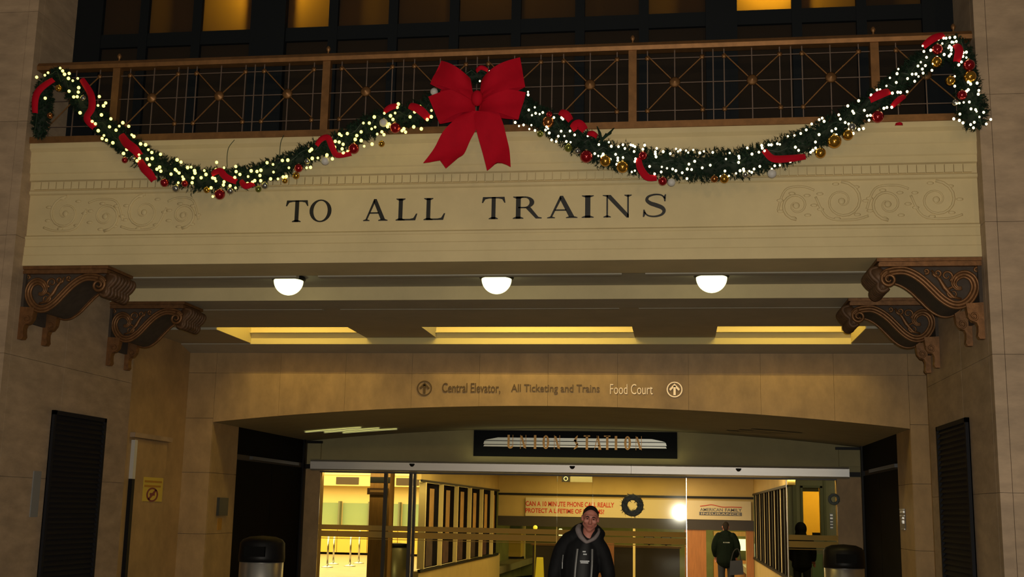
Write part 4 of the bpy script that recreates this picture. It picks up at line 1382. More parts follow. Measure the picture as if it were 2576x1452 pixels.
zoom(1280, 220, .1791, [(270, 63), (272, 103), (365, 280), (280, 317), (325, 390), (377, 363), (433, 375), (477, 352), (633, 423), (740, 425), (760, 445), (90, 492), (143, 543), (207, 527), (288, 585), (317, 530), (368, 605), (530, 550), (550, 578), (515, 598), (568, 640), (695, 685), (780, 683), (735, 615), (860, 613), (925, 667), (600, 738), (665, 760), (808, 760), (868, 770), (1108, 683), (1265, 803), (1207, 930), (1257, 962), (1325, 937), (1305, 970), (1425, 1010), (1500, 940), (1530, 990), (1530, 1027), (1515, 1080), (1605, 985), (1405, 770), (1440, 827), (1540, 832), (1603, 805), (1712, 807), (1743, 817), (1772, 833), (1630, 858), (1760, 900), (1883, 868), (1908, 812), (1780, 1003), (1770, 1040), (1727, 1188), (1770, 1170), (1845, 1180), (1977, 1110), (2077, 857), (2058, 905), (2058, 935), (2068, 975), (2048, 1215)])
zoom(1600, 340, .1553, [(440, 268), (555, 300), (418, 515), (408, 597), (502, 537), (593, 550), (645, 577), (648, 222), (718, 243), (680, 265), (810, 250), (845, 283), (927, 240), (1033, 287), (1100, 263), (1243, 280), (857, 470), (950, 425), (830, 550), (900, 558), (1073, 530), (1203, 487), (748, 610), (825, 705), (1457, 387), (1517, 290), (1665, 343), (1670, 375), (1662, 442), (1440, 582), (1505, 660), (1370, 668), (1620, 620), (1685, 577), (1740, 550), (1745, 575), (1835, 585), (1875, 603), (1912, 550), (2005, 507), (1803, 208), (1878, 307), (1990, 277), (2035, 167), (2045, 210), (2083, 257), (2192, 158), (2150, 158), (2290, 140), (2330, 150), (2195, 400), (2247, 497), (2200, 548), (2330, 490), (2500, 425), (2460, 18)])
zoom(1960, 220, .1515, [(253, 798), (358, 765), (450, 705), (540, 607), (665, 535), (715, 510), (747, 563), (270, 993), (323, 1045), (370, 1143), (663, 783), (603, 907), (605, 1007), (523, 1078), (560, 1045), (875, 723), (940, 687), (950, 788), (990, 840), (1113, 737), (1230, 765), (1327, 697), (1400, 683), (1097, 583), (1155, 607), (1160, 690), (990, 455), (1017, 525), (1140, 307), (1220, 395), (1240, 428), (1320, 222), (1415, 380), (1465, 470), (1493, 545), (1528, 127), (1625, 40), (1677, 35), (1880, 95), (1970, 80), (2015, 83), (1870, 330), (1740, 347), (1790, 332), (1515, 463)])
zoom(2220, 60, .1928, [(97, 705), (190, 650), (207, 590), (180, 765), (52, 810), (327, 715), (387, 657), (437, 655), (470, 687), (420, 750), (322, 885), (463, 550), (500, 500), (520, 590), (530, 643), (560, 545), (645, 607), (525, 288), (592, 270), (540, 360), (630, 345), (575, 437), (712, 437), (660, 520), (805, 400), (870, 420), (893, 393), (780, 257), (730, 200), (798, 187), (830, 187), (878, 180), (945, 175), (905, 238), (927, 240), (963, 230), (937, 283), (875, 290), (860, 315), (898, 312), (898, 345), (1037, 345), (1055, 378), (1095, 370), (1018, 400), (1050, 425), (1095, 440), (1030, 497), (995, 535), (943, 685), (900, 768), (943, 813), (1150, 785), (1120, 760), (1235, 773), (1257, 870), (1250, 918), (1098, 880), (1120, 860), (968, 1040), (1005, 1035), (1060, 1025), (1133, 1020), (1155, 1110), (1228, 1143), (1215, 1120), (1320, 1155), (1265, 1215), (1010, 1178), (930, 1240), (1003, 1260), (1050, 1293), (1198, 1285), (1150, 1315), (1187, 1357), (1413, 1248), (1355, 1307)])

bme = MB().ball((0, 0, 0), (0.0165, 0.0165, 0.0175), 10, 6).mesh('bulb', bulb_m, True)
bme2 = MB().ball((0, 0, 0), (0.0125, 0.0125, 0.014), 10, 6).mesh('bulb', bulb2_m, True)
for lab, lst, P, me in (('warm yellow fairy lights wound around the left swag of the garland', BUL[:NLEFT], PL, bme), ('warm white fairy lights wound around the right swag of the garland', BUL[NLEFT:], PR, bme2)):
    sl = thing('fairy_lights', lab, 'lights', P[0])
    for px, py in lst:
        b = at(px, py, 11.675 + rnd.uniform(-0.01, 0.02))
        inst('bulb', me, sl, b, sc=rnd.choice((0.8, 1.0, 1.0, 1.1)))
    wv = []
    for i in range(0, len(P), 2):
        wv.append(P[i] + Vector((0, -0.10, 0.05 * math.sin(i * 1.3))))
    obj('cable', MB().tube(cr(wv, 2), 0.004, 5), wire_m, sl)


# red ribbon wound around the garlands : each piece a thing of its own
def ribbon(pts, wpx, y, label):
    P = cr([at(a, b, y) for a, b in pts], 6)
    g = MB()
    n = len(P)
    f, k = [], []
    for i in range(n):
        d = (P[min(i + 1, n - 1)] - P[max(i - 1, 0)]).normalized()
        nn = d.cross(Vector((0, 1, 0))).normalized()
        bow = 0.05 * math.sin(pi * i / (n - 1))
        w = wpx * PXM * (0.75 + 0.25 * math.sin(pi * i / (n - 1)))
        row = []
        for q in (-1, -0.5, 0, 0.5, 1):
            row.append(P[i] + nn * w * q + Vector((0, -bow - 0.02 * (1 - q * q), 0)))
        f.append(row)
        k.append([p + Vector((0, 0.006, 0)) for p in row])
    g.grid(f)
    g.grid(k)
    r = obj('ribbon', g, red_v, None, smooth=True, loc=P[0])
    return tag(r, label, 'ribbon', 'red ribbon lengths on the garland')


RIB = [([(135, 200), (108, 225), (94, 250), (88, 285)], 10, 'red ribbon length at the far left end of the left swag'),
       ([(206, 200), (232, 240), (236, 275), (222, 300), (238, 322)], 10, 'red ribbon length below the left end of the railing, second from the left'),
       ([(305, 340), (322, 362), (342, 378), (352, 392)], 12, 'red ribbon length on the left swag where it crosses the base rail'),
       ([(352, 405), (366, 425), (380, 440), (388, 455)], 11, 'red ribbon length along the lower edge of the left swag'),
       ([(533, 438), (556, 433), (572, 448), (596, 458)], 9, 'red ribbon length at the lowest point of the left swag'),
       ([(606, 455), (622, 471), (640, 462)], 8, 'short red ribbon length right of the lowest point of the left swag'),
       ([(796, 366), (810, 352), (828, 350), (838, 372), (850, 392), (884, 386)], 8, 'curling red ribbon length on the right part of the left swag'),
       ([(966, 282), (985, 274), (1002, 266)], 8, 'short red ribbon length left of the big bow'),
       ([(1030, 266), (1058, 280), (1080, 300)], 11, 'red ribbon length next to the left side of the big bow'),
       ([(1198, 180), (1212, 174), (1228, 178)], 6, 'small red ribbon length above the big bow'),
       ([(1408, 282), (1425, 292), (1436, 304)], 10, 'red ribbon length right of the big bow, first along the right swag'),
       ([(1438, 325), (1456, 316), (1472, 328)], 12, 'puffed red ribbon length on the descending part of the right swag'),
       ([(1478, 336), (1492, 340), (1502, 344)], 7, 'short red ribbon length near the protruding twig of the right swag'),
       ([(1606, 398), (1611, 425), (1628, 448), (1652, 448)], 9, 'red ribbon length curving under the right swag near its lowest point'),
       ([(1922, 378), (1944, 402), (1985, 402), (2026, 394)], 9, 'long red ribbon length under the ascending part of the right swag'),
       ([(2188, 252), (2212, 242), (2238, 230)], 10, 'red ribbon length high on the right swag over the grille'),
       ([(2244, 268), (2258, 256), (2276, 242)], 7, 'red ribbon length lying just under the one over the grille'),
       ([(2322, 118), (2345, 102), (2374, 88)], 9, 'red ribbon length on top of the right end of the garland'),
       ([(2404, 112), (2410, 132), (2406, 156)], 10, 'red ribbon length hanging at the corner of the right pier'),
       ([(2252, 313), (2262, 315), (2270, 313)], 4, 'tiny red ribbon end peeping out below the base rail at right')]
for pts, w, lab in RIB:
    ribbon(pts, w, 11.70, lab)

# baubles : (x, y, radius in the photograph, kind)
BAU = [(209.5, 247, 8, 'silver'), (126, 291, 8, 'copper'), (314, 403, 8, 'red'), (335, 398, 7, 'silver'), (414, 460, 11, 'red'), (443, 474, 10, 'silver'), (465, 462, 9, 'red'), (553, 489, 14, 'red'), (580, 480, 9, 'silver'),
       (667, 467, 9, 'silver'), (650, 476, 8, 'olive'), (717, 455, 7, 'gold'), (773, 406, 8, 'silver'), (818, 405, 11, 'white'), (751, 423, 11, 'red'), (890, 374, 14, 'red'), (965, 309, 11, 'white'), (994, 322, 14, 'red'), (1092, 231, 10, 'white'),
       (745, 442, 9, 'gold'), (520, 478, 8, 'gold'), (960, 362, 8, 'gold'), (148, 222, 9, 'gold'),
       (1379, 307, 15, 'copper'), (1430, 372, 10, 'olive'), (1359, 337, 8, 'olive'), (1453, 380, 8, 'silver'), (1475, 394, 16, 'red'), (1523, 405, 14, 'gold'), (1566, 420, 15, 'gold'), (1617, 392, 11, 'red'), (1667, 456, 11, 'red'), (1689, 459, 10, 'white'),
       (1822, 450, 11, 'gold'), (1797, 450, 9, 'copper'), (1875, 439, 8, 'silver'), (1942, 437, 11, 'white'), (2064, 385, 13, 'gold'), (2099, 356, 17, 'gold'), (2133, 340, 13, 'gold'), (2143, 320, 11, 'silver'), (2208, 294, 15, 'red'),
       (2358, 124, 13, 'red'), (2356, 156, 13, 'gold'), (2438, 164, 14, 'red'), (2440, 193, 15, 'gold'), (2391, 203, 12, 'gold'), (2420, 239, 12, 'red'), (2403, 258, 8, 'silver'), (1382, 288, 8, 'red')]
KM = {'silver': silver_b, 'copper': copper_b, 'red': red_b, 'gold': gold_b, 'white': pearl_b, 'olive': green_b}
KN = {'silver': 'shiny silver', 'copper': 'shiny copper', 'red': 'shiny red', 'gold': 'shiny gold', 'white': 'frosted white', 'olive': 'olive green glass'}
ORD = ['first', 'second', 'third', 'fourth', 'fifth', 'sixth', 'seventh', 'eighth', 'ninth', 'tenth']
bm_ = {k: MB().ball((0, 0, 0), 1.0, 24, 16).mesh('globe', m, True) for k, m in KM.items()}
capm = MB().lathe([(0.22, 0.94), (0.24, 1.0), (0.22, 1.14), (0.10, 1.18), (0.05, 1.30)], n=12).mesh('cap', cap_m, True)
for swag, sel in (('left', [b for b in BAU if b[0] < 1200]), ('right', [b for b in BAU if b[0] >= 1200])):
    for kind in KM:
        row = sorted([b for b in sel if b[3] == kind])
        for i, (px, py, r, _) in enumerate(row):
            c = at(px, py, 11.69)
            if len(row) == 1:
                lab = 'the only %s bauble on the %s swag' % (KN[kind], swag)
            else:
                lab = '%s bauble, %s of its colour from the left on the %s swag' % (KN[kind], ORD[i], swag)
            t = thing('bauble', lab, 'bauble', c, 0, 'baubles on the garland')
            inst('globe', bm_[kind], t, c, sc=r * PXM)
            inst('cap', capm, t, c, sc=r * PXM)

# twig sticking out of the right swag and a stray leaf under the left one
tw = MB()
for a, b in (((1500, 372), (1525, 335)), ((1512, 352), (1502, 318)), ((1515, 350), (1545, 322)), ((1530, 338), (1538, 330))):
    tw.tube([at(a[0], a[1], 11.75), at((a[0] + b[0]) / 2 + 2, (a[1] + b[1]) / 2, 11.74), at(b[0], b[1], 11.75)], [0.016, 0.014, 0.005], 6)
obj('twig', tw, needle_m, gr_)

# ------------------------------------------------------------------ the big red bow
bow = thing('red_bow', 'large red velvet bow hung on the middle of the railing', 'bow', at(1205, 255, 11.60))
YBW = 11.60
CB = lambda x, y, dy=0.0: at(860 + .3583 * x, .3583 * y, YBW + dy)


def loop(inn, out, puff, lab=None):
    """inn/out: (top,bottom) crop points at the knot and at the folded outer end"""
    g = MB()
    rows = []
    n = 16
    for back in (0, 1):
        rows = []
        for i in range(n + 1):
            t = i / n
            top = CB(*inn[0]).lerp(CB(*out[0]), t)
            bot = CB(*inn[1]).lerp(CB(*out[1]), t)
            e = math.sin(pi * min(1, t) ** 0.8) * puff
            y = -e if not back else e * 0.55 + 0.004
            if i == n:
                y = 0.0
            row = []
            for k in range(7):
                q = k / 6
                p = top.lerp(bot, q)
                p = p + Vector((0, y - 0.018 * math.sin(q * pi * 2.0 + t * 3) * (1 - back) - 0.01, 0))
                row.append(p)
            rows.append(row)
        g.grid(rows)
        g.grid([[p + Vector((0, 0.005, 0)) for p in r] for r in rows])
    return obj('loop', g, red_v, bow, smooth=True)


loop(((905, 555), (930, 720)), ((700, 428), (622, 592)), 0.11)
loop(((920, 640), (940, 790)), ((608, 682), (688, 872)), 0.10)
loop(((985, 560), (960, 730)), ((1252, 405), (1288, 612)), 0.11)
loop(((985, 650), (960, 790)), ((1292, 652), (1240, 842)), 0.10)
# short inner loops closing the gaps
loop(((900, 600), (930, 740)), ((690, 640), (700, 660)), 0.06)
loop(((985, 600), (960, 740)), ((1180, 630), (1190, 655)), 0.06)
for L, R_, dy in (([(860, 790), (800, 850), (715, 935), (650, 1040), (568, 1142)], [(985, 790), (955, 880), (900, 980), (860, 1080), (826, 1115)], 0.0), ([(925, 790), (945, 900), (965, 985), (990, 1080), (1018, 1196)], [(1100, 790), (1130, 860), (1155, 960), (1178, 1060), (1190, 1182)], -0.02)):
    g = MB()
    a = cr([CB(x, y, dy) for x, y in L], 5)
    b = cr([CB(x, y, dy) for x, y in R_], 5)
    rows = []
    n = len(a)
    for i in range(n):
        row = []
        for k in range(7):
            q = k / 6
            p = a[i].lerp(b[i], q)
            p = p + Vector((0, -0.035 * math.sin(i / n * 5 + q * 2.5) - 0.02, 0))
            if i == n - 1:
                notch = CB(690, 1128, dy) if L[0][0] == 860 else CB(1090, 1143, dy)
            row.append(p)
        rows.append(row)
    # swallow-tail notch in the last rows
    end = rows[-1]
    if L[0][0] == 860:
        tail = [CB(568, 1142, dy), CB(610, 1138, dy), CB(650, 1132, dy), CB(690, 1128, dy), CB(712, 1158, dy), CB(735, 1190, dy), CB(826, 1115, dy)]
    else:
        tail = [CB(1018, 1196, dy), CB(1045, 1176, dy), CB(1070, 1156, dy), CB(1090, 1143, dy), CB(1125, 1150, dy), CB(1160, 1164, dy), CB(1190, 1182, dy)]
    rows[-1] = [Vector((p.x, end[k].y, p.z)) for k, p in enumerate(tail)]
    for i in (-2, -3, -4):
        w = {-2: 0.6, -3: 0.3, -4: 0.1}[i]
        base = rows[i]
        sh = [(rows[-1][k] - end[k]) * w for k in range(7)]
        rows[i] = [base[k] + Vector((sh[k].x, 0, sh[k].z)) for k in range(7)]
    g.grid(rows)
    g.grid([[p + Vector((0, 0.005, 0)) for p in r] for r in rows])
    obj('tail', g, red_v, bow, smooth=True)
kb = MB()
kc = CB(950, 690, -0.06)
kb.ball(kc, (0.062, 0.06, 0.085), 18, 12)
obj('knot', kb, red_v, bow, smooth=True)


# ------------------------------------------------------------------ people
def blob(name, elems, voxel, m, parent, smooth_it=3, label=None):
    """tapered tubes / balls fused into one continuous surface"""
    b = MB()
    for e in elems:
        if e[0] == 't':
            pts, rs = e[1], e[2]
            P = [Vector(p) for p in pts]
            rs = [r if isinstance(r, tuple) else (r, r) for r in rs]
            d0 = (P[0] - P[1]).normalized()
            d1 = (P[-1] - P[-2]).normalized()
            PP, RR_ = [], []
            for k in (0.0, 0.5, 0.85):
                PP.append(P[0] + d0 * (min(rs[0]) * math.cos(k * pi / 2)))
                RR_.append((max(0.002, rs[0][0] * math.sin(k * pi / 2)), max(0.002, rs[0][1] * math.sin(k * pi / 2))))
            sm = cr(P, 4) if len(P) > 2 else [P[0], P[0].lerp(P[1], .5), P[1]]
            st = 4 if len(P) > 2 else 2
            for i, p in enumerate(sm):
                f = i / st
                j = min(int(f), len(rs) - 2)
                t = f - j
                PP.append(p)
                RR_.append((rs[j][0] + (rs[j + 1][0] - rs[j][0]) * t, rs[j][1] + (rs[j + 1][1] - rs[j][1]) * t))
            for k in (0.85, 0.5, 0.0):
                PP.append(P[-1] + d1 * (min(rs[-1]) * math.cos(k * pi / 2)))
                RR_.append((max(0.002, rs[-1][0] * math.sin(k * pi / 2)), max(0.002, rs[-1][1] * math.sin(k * pi / 2))))
            b.tube(PP, RR_, 16)
        else:
            b.ball(e[1], e[2], 18, 12)
    me = b.mesh(name, m, True)
    t = bpy.data.objects.new('tmp', me)
    COL.objects.link(t)
    r = t.modifiers.new('r', 'REMESH')
    r.mode = 'VOXEL'
    r.voxel_size = voxel
    r.use_smooth_shade = True
    s = t.modifiers.new('s', 'SMOOTH')
    s.iterations = smooth_it
    s.factor = 0.5
    dg = bpy.context.evaluated_depsgraph_get()
    out = bpy.data.meshes.new_from_object(t.evaluated_get(dg))
    bpy.data.objects.remove(t)
    bpy.data.meshes.remove(me)
    out.name = name
    out.materials.clear()
    out.materials.append(m)
    out.polygons.foreach_set('use_smooth', [True] * len(out.polygons))
    return obj(name, out, m, parent, label=label)


def hand(w, d, side):
    """palm, four unequal bent fingers and a thumb; w wrist, d pointing down the arm"""
    w = Vector(w)
    d = Vector(d).normalized()
    f = Vector((0, -1, 0))
    s = d.cross(f).normalized()
    f = s.cross(d).normalized()
    E = [('t', [w, w + d * 0.045, w + d * 0.09], [(0.028, 0.020), (0.040, 0.017), (0.042, 0.015)])]
    for k, ln in enumerate((0.066, 0.076, 0.071, 0.055)):
        o = (k - 1.5) * 0.0215
        a = w + d * 0.092 + s.cross(d) * 0 + f * o
        bend = side * s
        E.append(('t', [a, a + d * ln * 0.5 + bend * 0.004, a + d * ln * 0.82 + bend * 0.020, a + d * ln * 0.95 + bend * 0.036], [0.0095, 0.009, 0.0083, 0.0075]))
    a = w + d * 0.028 + f * 0.034
    E.append(('t', [a, a + d * 0.03 + f * 0.022, a + d * 0.062 + f * 0.024 + side * s * 0.012], [0.013, 0.011, 0.009]))
    return E


def head_elems(c, tilt=(0, 0, 0), scale=1.0):
    """face looking along -Y; c = centre of the skull"""
    R3 = Euler(tilt).to_matrix()
    q = lambda x, y, z: Vector(c) + R3 @ (Vector((x, y, z)) * scale)
    E = [('b', q(0, 0.012, 0.03), (0.076 * scale, 0.094 * scale, 0.088 * scale)),
         ('t', [q(0, -0.012, 0.02), q(0, -0.030, -0.045), q(0, -0.048, -0.098)], [(0.070 * scale, 0.070 * scale), (0.060 * scale, 0.055 * scale), (0.030 * scale, 0.030 * scale)]),
         ('t', [q(-0.052, -0.010, -0.055), q(0, -0.058, -0.096), q(0.052, -0.010, -0.055)], [0.022 * scale, 0.020 * scale, 0.022 * scale]),
         ('t', [q(-0.045, -0.072, 0.030), q(0, -0.082, 0.034), q(0.045, -0.072, 0.030)], [0.014 * scale] * 3),
         ('t', [q(0, -0.085, 0.018), q(0, -0.100, -0.010), q(0, -0.108, -0.026)], [0.010 * scale, 0.012 * scale, 0.014 * scale]),
         ('b', q(-0.012, -0.094, -0.030), 0.010 * scale), ('b', q(0.012, -0.094, -0.030), 0.010 * scale),
         ('t', [q(-0.024, -0.080, -0.058), q(0, -0.088, -0.056), q(0.024, -0.080, -0.058)], [0.006 * scale, 0.009 * scale, 0.006 * scale]),
         ('t', [q(-0.020, -0.078, -0.069), q(0, -0.085, -0.070), q(0.020, -0.078, -0.069)], [0.006 * scale, 0.009 * scale, 0.006 * scale]),
         ('b', q(-0.044, -0.060, -0.018), 0.024 * scale), ('b', q(0.044, -0.060, -0.018), 0.024 * scale),
         ('b', q(-0.080, 0.016, -0.006), (0.012 * scale, 0.022 * scale, 0.034 * scale)), ('b', q(0.080, 0.016, -0.006), (0.012 * scale, 0.022 * scale, 0.034 * scale))]
    return E, q


# --- the man walking towards the camera
man = thing('person', 'man in a black open coat with grey hood, walking from the glass doors', 'person', (-0.97, 11.8, 0))
MO = Vector((-0.97, 11.8, 0))
ORG[man.name] = Vector((0, 0, 0))
hc = (0.108, -0.03, 1.618)
HE, hq = head_elems(hc, (0.16, 0.10, 0.10), 0.98)
sh = 1.42
body = HE + [('t', [(0.06, 0.02, 1.36), (0.085, 0.0, 1.46), (0.10, -0.01, 1.55)], [(0.085, 0.07), (0.062, 0.058), (0.056, 0.058)]),
             ('t', [(0.0, 0.03, 0.92), (0.0, 0.02, 1.05), (0.02, 0.02, 1.20), (0.04, 0.02, 1.36), (0.045, 0.025, 1.40)], [(0.15, 0.11), (0.135, 0.10), (0.15, 0.11), (0.155, 0.10), (0.12, 0.08)])]
for sx, ax in ((-1, -0.155), (1, 0.195)):
    x = ax
    elb = (x + sx * 0.085, 0.03, 1.10)
    wr = (x + sx * 0.085, -0.10, 0.87)
    body += [('t', [(x - sx * 0.05, 0.02, sh - 0.02), (x + sx * 0.01, 0.025, 1.32), elb, wr], [0.060, 0.052, 0.042, 0.030])]
    body += hand(wr, Vector(wr) - Vector(elb) + Vector((0, -0.02, 0)), -sx)
for sx, kx, ky, fy in ((-1, -0.10, -0.12, -0.20), (1, 0.11, 0.05, 0.22)):
    body += [('t', [(sx * 0.09, 0.03, 0.93), (sx * 0.10, ky * 0.5, 0.70), (kx, ky, 0.50), (kx, (ky + fy) / 2, 0.28), (kx, fy, 0.09)], [0.095, 0.080, 0.058, 0.054, 0.042]),
             ('t', [(kx, fy + 0.03, 0.05), (kx, fy - 0.09, 0.04), (kx, fy - 0.17, 0.03)], [0.040, 0.038, 0.026])]
bobj = blob('body', body, 0.0075, skin_m, man, 2)
# coat
coat = [('t', [(0.0, 0.03, 0.80), (0.0, 0.03, 1.00), (0.01, 0.03, 1.18), (0.03, 0.03, 1.33), (0.045, 0.035, 1.415)], [(0.185, 0.155), (0.178, 0.15), (0.188, 0.15), (0.185, 0.135), (0.13, 0.10)]),
        ('t', [(-0.08, 0.03, 1.43), (0.05, 0.055, 1.475), (0.17, 0.03, 1.44)], [(0.07, 0.09), (0.085, 0.085), (0.07, 0.09)]),
        ('t', [(-0.07, 0.06, 1.44), (-0.02, 0.10, 1.50), (0.10, 0.13, 1.53), (0.20, 0.08, 1.47)], [0.05, 0.062, 0.062, 0.05])]
for sx, ax in ((-1, -0.155), (1, 0.195)):
    x = ax
    coat += [('t', [(x - sx * 0.06, 0.03, sh - 0.01), (x + sx * 0.025, 0.03, 1.30), (x + sx * 0.085, 0.035, 1.09), (x + sx * 0.09, -0.085, 0.90)], [0.084, 0.080, 0.070, 0.056])]
blob('coat', coat, 0.010, coat_m, man, 4)
shb = [('t', [(0.02, -0.085, 0.84), (0.03, -0.098, 1.05), (0.045, -0.085, 1.25), (0.07, -0.045, 1.385)], [(0.085, 0.055), (0.085, 0.055), (0.075, 0.052), (0.05, 0.045)])]
blob('shirt', shb, 0.008, shirt_m, man, 3)
# grey hood lining around the neck
hd = [('t', [(-0.005, 0.05, 1.545), (-0.012, -0.02, 1.51), (0.02, -0.075, 1.445), (0.075, -0.10, 1.395)], [0.024, 0.030, 0.026, 0.018]),
      ('t', [(0.185, 0.05, 1.515), (0.185, -0.02, 1.48), (0.150, -0.075, 1.43), (0.085, -0.10, 1.395)], [0.014, 0.018, 0.020, 0.016])]
blob('hood', hd, 0.007, hood_m, man, 3)
# front edges with grey zips
for pts in ([(-0.005, -0.150, 1.33), (-0.02, -0.172, 1.18), (-0.030, -0.176, 1.02), (-0.035, -0.176, 0.86)], [(0.135, -0.130, 1.33), (0.135, -0.158, 1.18), (0.125, -0.166, 1.02), (0.112, -0.168, 0.86)]):
    obj('zip', MB().tube(cr(pts, 4), [(0.011, 0.006)] * 13, 8), zip_m, man)
obj('pocket_zip', MB().tube([(-0.145, -0.128, 1.27), (-0.150, -0.142, 1.20), (-0.150, -0.146, 1.14)], 0.006, 6), zip_m, man)
pr = MB()
for a, b, z in ((0.045, 0.075, 1.30), (0.05, 0.085, 1.275), (0.02, 0.11, 1.21), (0.025, 0.10, 1.195)):
    pr.box(a, b, -0.150, -0.135, z, z + 0.012)
obj('shirt_print', pr, zip_m, man)
# trousers and shoes
tr_ = [('t', [(0, 0.03, 0.98), (0, 0.03, 0.88)], [(0.17, 0.12), (0.175, 0.125)])]
for sx, kx, ky, fy in ((-1, -0.10, -0.12, -0.20), (1, 0.11, 0.05, 0.22)):
    tr_.append(('t', [(sx * 0.09, 0.03, 0.93), (sx * 0.10, ky * 0.5, 0.70), (kx, ky, 0.50), (kx, (ky + fy) / 2, 0.28), (kx, fy, 0.10)], [0.108, 0.096, 0.076, 0.072, 0.070]))
blob('trousers', tr_, 0.011, jean_m, man, 3)
for kx, fy in ((-0.10, -0.20), (0.11, 0.22)):
    blob('shoe', [('t', [(kx, fy + 0.045, 0.052), (kx, fy - 0.08, 0.050), (kx, fy - 0.185, 0.042)], [(0.050, 0.050), (0.050, 0.048), (0.038, 0.038)])], 0.008, shoe_m, man, 2)
# hair, brows, eyes
R3 = Euler((0.16, 0.10, 0.10)).to_matrix()
hairm = MB()
vs, fs = [], []
nn_, mm_ = 28, 14
for i in range(mm_ + 1):
    el = pi / 2 - i / mm_ * 1.55
    for k in range(nn_):
        az = 2 * pi * k / nn_
        fr = max(0.0, -math.sin(az))            # towards the face
        e2 = pi / 2 - i / mm_ * (1.75 - 0.95 * fr ** 1.2)
        x, y, z = 0.081 * math.cos(e2) * math.cos(az), 0.099 * math.cos(e2) * math.sin(az), 0.094 * math.sin(e2)
        vs.append(hq(0, 0, 0) + R3 @ (Vector((x, y + 0.012, z + 0.032)) * 0.98))
for i in range(mm_):
    for k in range(nn_):
        fs.append((i * nn_ + k, i * nn_ + (k + 1) % nn_, (i + 1) * nn_ + (k + 1) % nn_, (i + 1) * nn_ + k))
hairm.add(vs, fs)
obj('hair', hairm, hair_m, man, smooth=True)
for sx in (-1, 1):
    obj('eye', MB().ball(hq(sx * 0.031, -0.080, 0.008), (0.011, 0.008, 0.006), 10, 8), eye_m, man, smooth=True)
    obj('eyebrow', MB().tube([hq(sx * 0.014, -0.094, 0.028), hq(sx * 0.032, -0.093, 0.034), hq(sx * 0.050, -0.080, 0.026)], [0.004, 0.005, 0.003], 6), hair_m, man)
obj('lips', MB().tube([hq(-0.022, -0.086, -0.064), hq(0, -0.096, -0.062), hq(0.022, -0.086, -0.064)], [0.003, 0.0045, 0.003], 6), mat('lip', (0.36, 0.09, 0.08), 0.5), man)


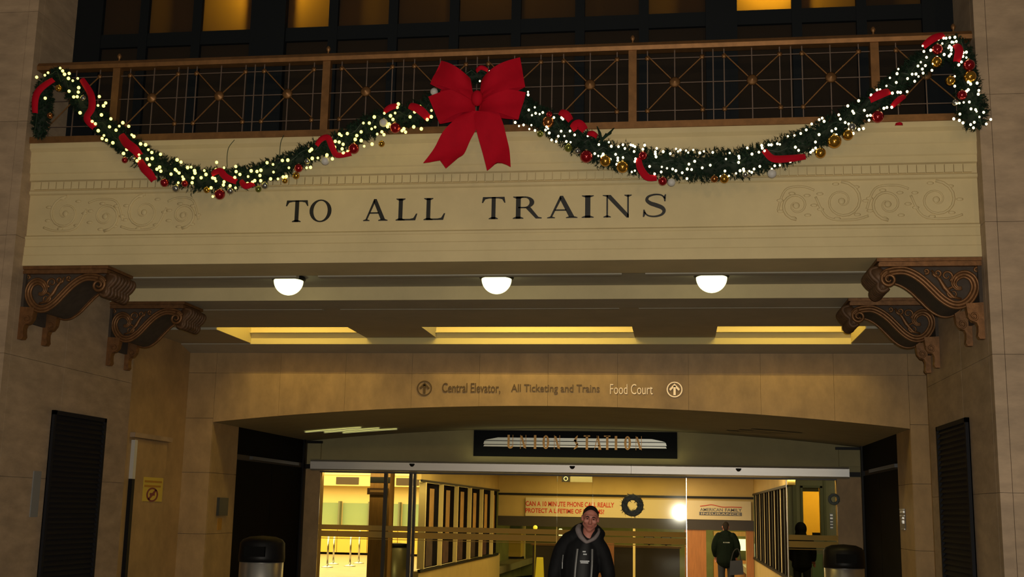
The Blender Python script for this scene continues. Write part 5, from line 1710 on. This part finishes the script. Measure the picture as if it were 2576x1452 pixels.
# --- figures seen from behind further in
def backfigure(label, x, y, hgt, jm, wide, hooded, rotz=0.0):
    k = hgt / 1.75
    p = thing('person', label, 'person', (x, y, 0), rotz)
    ORG[p.name] = Vector((0, 0, 0))
    he, q = head_elems((0, 0, 1.625 * k), (0.05, 0, 0), k)
    E = he + [('t', [(0, 0.02, 1.36 * k), (0, 0.01, 1.46 * k), (0, 0, 1.55 * k)], [(0.08, 0.07), (0.055, 0.055), (0.052, 0.055)]),
              ('t', [(0, 0.02, 0.90 * k), (0, 0.02, 1.06 * k), (0, 0.02, 1.22 * k), (0, 0.02, 1.38 * k)], [(0.16, 0.11), (0.145, 0.10), (0.16, 0.11), (0.16, 0.09)])]
    J = [('t', [(0, 0.02, 0.78 * k), (0, 0.02, 0.98 * k), (0, 0.02, 1.20 * k), (0, 0.02, 1.36 * k), (0, 0.03, 1.43 * k)], [(0.21 * wide, 0.16), (0.20 * wide, 0.15), (0.215 * wide, 0.155), (0.20 * wide, 0.13), (0.12, 0.10)]),
         ('t', [(-0.08, 0.03, 1.45 * k), (0, 0.06, 1.48 * k), (0.08, 0.03, 1.45 * k)], [0.055, 0.06, 0.055])]
    for sx in (-1, 1):
        s0 = sx * 0.19 * wide
        el = (s0 + sx * 0.06, 0.04, 1.10 * k)
        wr = (s0 + sx * 0.03, -0.10, 0.90 * k)
        E += [('t', [(s0 - sx * 0.03, 0.02, 1.39 * k), el, wr], [0.055, 0.042, 0.028])]
        E += hand(wr, Vector(wr) - Vector(el), -sx)
        J += [('t', [(s0 - sx * 0.045, 0.025, 1.40 * k), (s0 + sx * 0.02, 0.03, 1.27 * k), el, (s0 + sx * 0.035, -0.08, 0.925 * k)], [0.082, 0.082, 0.070, 0.056])]
        E += [('t', [(sx * 0.09, 0.02, 0.92 * k), (sx * 0.10, 0, 0.5 * k), (sx * 0.10, 0.03, 0.09)], [0.09, 0.06, 0.042]), ('t', [(sx * 0.10, 0.05, 0.045), (sx * 0.10, -0.13, 0.035)], [0.036, 0.028])]
    blob('body', E, 0.009, skin_m, p, 2)
    blob('jacket', J, 0.012, jm, p, 3)
    T = [('t', [(0, 0.02, 0.96 * k), (0, 0.02, 0.86 * k)], [(0.17, 0.12), (0.17, 0.12)])]
    for sx in (-1, 1):
        T.append(('t', [(sx * 0.09, 0.02, 0.92 * k), (sx * 0.10, 0, 0.5 * k), (sx * 0.10, 0.03, 0.10)], [0.105, 0.078, 0.072]))
        blob('shoe', [('t', [(sx * 0.10, 0.06, 0.05), (sx * 0.10, -0.15, 0.042)], [(0.046, 0.046), (0.038, 0.038)])], 0.01, shoe_m, p, 1)
    blob('trousers', T, 0.013, jean_m, p, 2)
    if hooded:
        blob('hood', [('b', (0, 0.03, 1.64 * k), (0.125, 0.125, 0.145)), ('t', [(0, 0.05, 1.56 * k), (0, 0.05, 1.44 * k)], [(0.11, 0.10), (0.14, 0.11)])], 0.012, jm, p, 3)
    else:
        blob('hair', [('b', q(0, 0.022, 0.045), (0.084 * k, 0.096 * k, 0.088 * k)), ('t', [q(0, 0.06, 0.02), q(0, 0.075, -0.06)], [(0.07, 0.05), (0.05, 0.035)])], 0.009, hair_m, p, 2)
    return p


p2x = at(1826, 1380, 27).x
w2 = backfigure('person in a dark green jacket walking away through the open doorway with a bag', p2x, 27.0, 1.53, coatg_m, 1.0, False, pi)
bag = thing('shoulder_bag', 'dark bag hanging at the right side of the green jacketed person', 'bag', (p2x + 0.22, 26.92, 0.55))
obj('pouch', MB().prism([(p2x + 0.06, 0.40), (p2x + 0.36, 0.42), (p2x + 0.34, 0.72), (p2x + 0.08, 0.70)], 26.72, 26.86, 'y'), mat('navy_bag', (0.010, 0.012, 0.022), 0.6), bag)
obj('strap', MB().tube(cr([(p2x + 0.10, 26.79, 0.70), (p2x + 0.16, 26.80, 0.90), (p2x + 0.26, 26.82, 0.95), (p2x + 0.31, 26.80, 0.72)], 5), 0.012, 6), shirt_m, bag)
pm = MB()
for a, b in ((-0.075, -0.06), (-0.05, -0.03), (-0.015, 0.0), (0.015, 0.03), (0.045, 0.06)):
    pm.box(a, b, 0.170, 0.182, 1.075, 1.098)
obj('back_print', pm, mat('pale_print', (0.30, 0.32, 0.30), 0.6), w2)
p3x = at(2019, 1330, 26).x
backfigure('dark hooded person standing behind the far right glass panel', p3x - 0.03, 26.0, 1.52, coat_m, 1.0, True, pi * 0.9)
